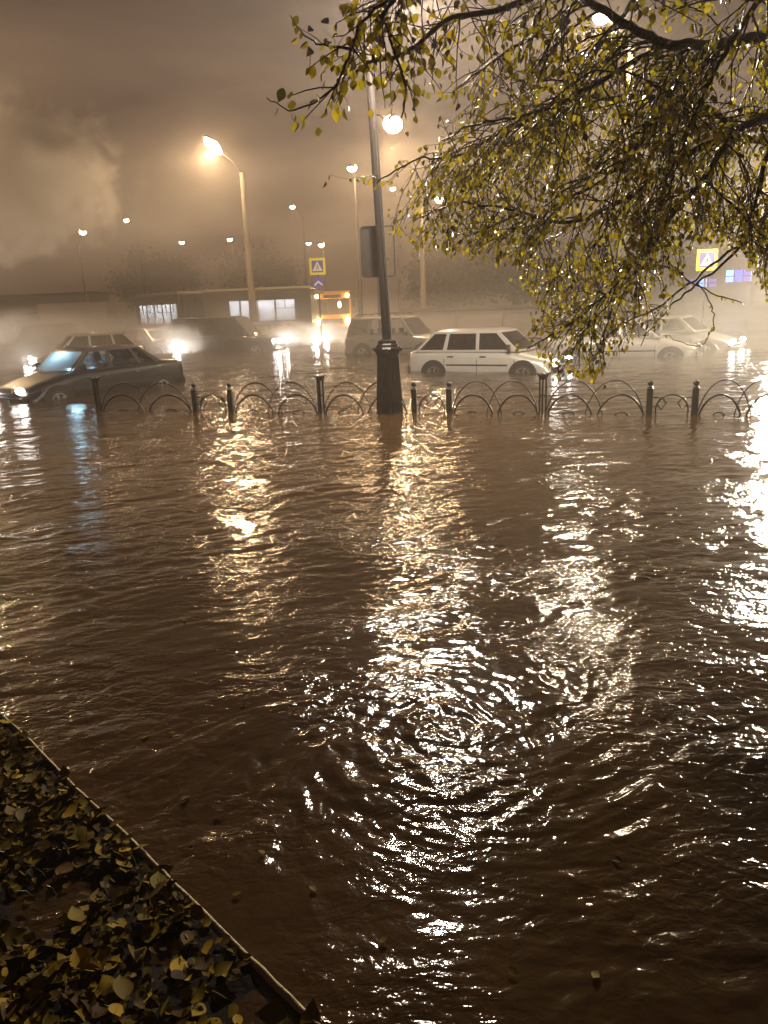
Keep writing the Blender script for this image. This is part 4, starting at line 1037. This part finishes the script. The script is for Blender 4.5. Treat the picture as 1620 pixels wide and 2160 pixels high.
# ------------------------------------------------------------ haze and steam
def vol(name, x0, y0, z0, x1, y1, z1, density, colr, aniso=.3, pattern=None, label=None, cat=None):
    b = MB(); b.box(0, 0, 0, 1, 1, 1); o = b.build(name, None); o.location = (x0, y0, z0); o.scale = (x1 - x0, y1 - y0, z1 - z0)
    m = bpy.data.materials.new(name); m.use_nodes = True; t = m.node_tree; t.nodes.clear(); out = N(t, 'ShaderNodeOutputMaterial'); v = N(t, 'ShaderNodeVolumePrincipled')
    v.inputs['Color'].default_value = (*colr, 1); v.inputs['Density'].default_value = density; v.inputs['Anisotropy'].default_value = aniso
    t.links.new(v.outputs[0], out.inputs['Volume'])
    if pattern: pattern(t, v, density)
    o.data.materials.append(m); return tag(o, label, cat, kind='stuff')
def mth(t, op, a=None, b_=None, **kw):
    n = N(t, 'ShaderNodeMath', operation=op, **kw)
    for i, q in enumerate((a, b_)):
        if q is None: continue
        if isinstance(q, (int, float)): n.inputs[i].default_value = q
        else: t.links.new(q, n.inputs[i])
    return n.outputs[0]
vol('haze', -110, -8, -1.7, 110, 140, 16, .0036, (.97, .84, .74), .6)
def mist(t, v, dens):
    c = N(t, 'ShaderNodeTexCoord'); g_ = N(t, 'ShaderNodeNewGeometry'); s = N(t, 'ShaderNodeSeparateXYZ'); t.links.new(c.outputs['Object'], s.inputs[0])
    n = N(t, 'ShaderNodeTexNoise'); n.inputs['Scale'].default_value = .22; n.inputs['Detail'].default_value = 3; t.links.new(g_.outputs['Position'], n.inputs['Vector'])
    a_ = mth(t, 'MULTIPLY', mth(t, 'SUBTRACT', n.outputs['Fac'], .42), 4.5, use_clamp=True)
    f = mth(t, 'SUBTRACT', 1, s.outputs['Z'], use_clamp=True); f = mth(t, 'POWER', f, 1.6)
    e1 = mth(t, 'MULTIPLY', mth(t, 'SUBTRACT', s.outputs['Y'], .06), 3, use_clamp=True)
    t.links.new(mth(t, 'MULTIPLY', mth(t, 'MULTIPLY', mth(t, 'MULTIPLY', a_, f), e1), dens), v.inputs['Density'])
vol('mist', -45, 11, -.3, 30, 62, 2.6, .15, (.98, .95, .92), .35, mist, 'low steam drifting over the flooded road among the cars', 'steam')
def plume(sc_n, lo, gain=4):
    def f(t, v, dens):
        c = N(t, 'ShaderNodeTexCoord'); g_ = N(t, 'ShaderNodeNewGeometry')
        vm = N(t, 'ShaderNodeVectorMath', operation='SUBTRACT'); vm.inputs[1].default_value = (.5, .5, .5); t.links.new(c.outputs['Object'], vm.inputs[0])
        ln_ = N(t, 'ShaderNodeVectorMath', operation='LENGTH'); t.links.new(vm.outputs[0], ln_.inputs[0])
        fall = mth(t, 'SUBTRACT', 1, mth(t, 'MULTIPLY', ln_.outputs['Value'], 2), use_clamp=True)
        n = N(t, 'ShaderNodeTexNoise'); n.inputs['Scale'].default_value = sc_n; n.inputs['Detail'].default_value = 5; n.inputs['Roughness'].default_value = .62; n.inputs['Distortion'].default_value = .4; t.links.new(g_.outputs['Position'], n.inputs['Vector'])
        a_ = mth(t, 'MULTIPLY', mth(t, 'SUBTRACT', mth(t, 'ADD', n.outputs['Fac'], mth(t, 'MULTIPLY', fall, .55)), lo), gain, use_clamp=True)
        t.links.new(mth(t, 'MULTIPLY', mth(t, 'MULTIPLY', a_, mth(t, 'POWER', fall, .5)), dens), v.inputs['Density'])
    return f
c_ = at(610, 712, 36)
vol('steam_puff', c_.x - 3.0, 32.5, -.25, c_.x + 4.2, 41, 1.25, .9, (.98, .96, .93), .2, plume(.8, .55), 'glaring white steam lit by headlights in front of the yellow bus', 'steam')
c_ = at(365, 715, 34)
vol('steam_puff', c_.x - 2.2, 31, -.25, c_.x + 2.4, 37, 1.5, .8, (.98, .96, .93), .2, plume(.8, .55), 'white steam lit up at the nose of the pale hazy sedan', 'steam')
c_ = at(110, 705, 34)
vol('steam_bank', c_.x - 9.0, 30, -.25, c_.x + 6.5, 40, 2.3, .22, (.98, .96, .94), .2, plume(.5, .55), 'broad pale bank of steam over the cars at the far left', 'steam')
c_ = at(60, 365, 36)
vol('steam_cloud', c_.x - 7, 31, c_.z - 4.5, c_.x + 5.2, 41, c_.z + 4.2, 1.6, (.98, .95, .90), .2, plume(.62, .66, 9), 'pale billowing steam cloud high at the left edge', 'steam')
def wisps(t, v, dens):
    c = N(t, 'ShaderNodeTexCoord'); g_ = N(t, 'ShaderNodeNewGeometry'); s = N(t, 'ShaderNodeSeparateXYZ'); t.links.new(c.outputs['Object'], s.inputs[0])
    mp = N(t, 'ShaderNodeMapping'); mp.inputs['Rotation'].default_value = (0, R(40), 0); mp.inputs['Scale'].default_value = (.07, .12, .26); t.links.new(g_.outputs['Position'], mp.inputs[0])
    n = N(t, 'ShaderNodeTexNoise'); n.inputs['Scale'].default_value = 1.0; n.inputs['Detail'].default_value = 3; n.inputs['Distortion'].default_value = .8; t.links.new(mp.outputs[0], n.inputs['Vector'])
    a_ = mth(t, 'MULTIPLY', mth(t, 'SUBTRACT', n.outputs['Fac'], .47), 5, use_clamp=True)
    q = lambda ax, k: mth(t, 'MULTIPLY', mth(t, 'MULTIPLY', s.outputs[ax], mth(t, 'SUBTRACT', 1, s.outputs[ax])), k, use_clamp=True)
    t.links.new(mth(t, 'MULTIPLY', mth(t, 'MULTIPLY', mth(t, 'MULTIPLY', a_, q('X', 8)), q('Z', 8)), dens), v.inputs['Density'])
vol('steam_wisps', -34, 20, 2.2, 22, 50, 15.5, .034, (.98, .93, .88), .3, wisps, 'faint streaks of steam rising across the night sky', 'steam')
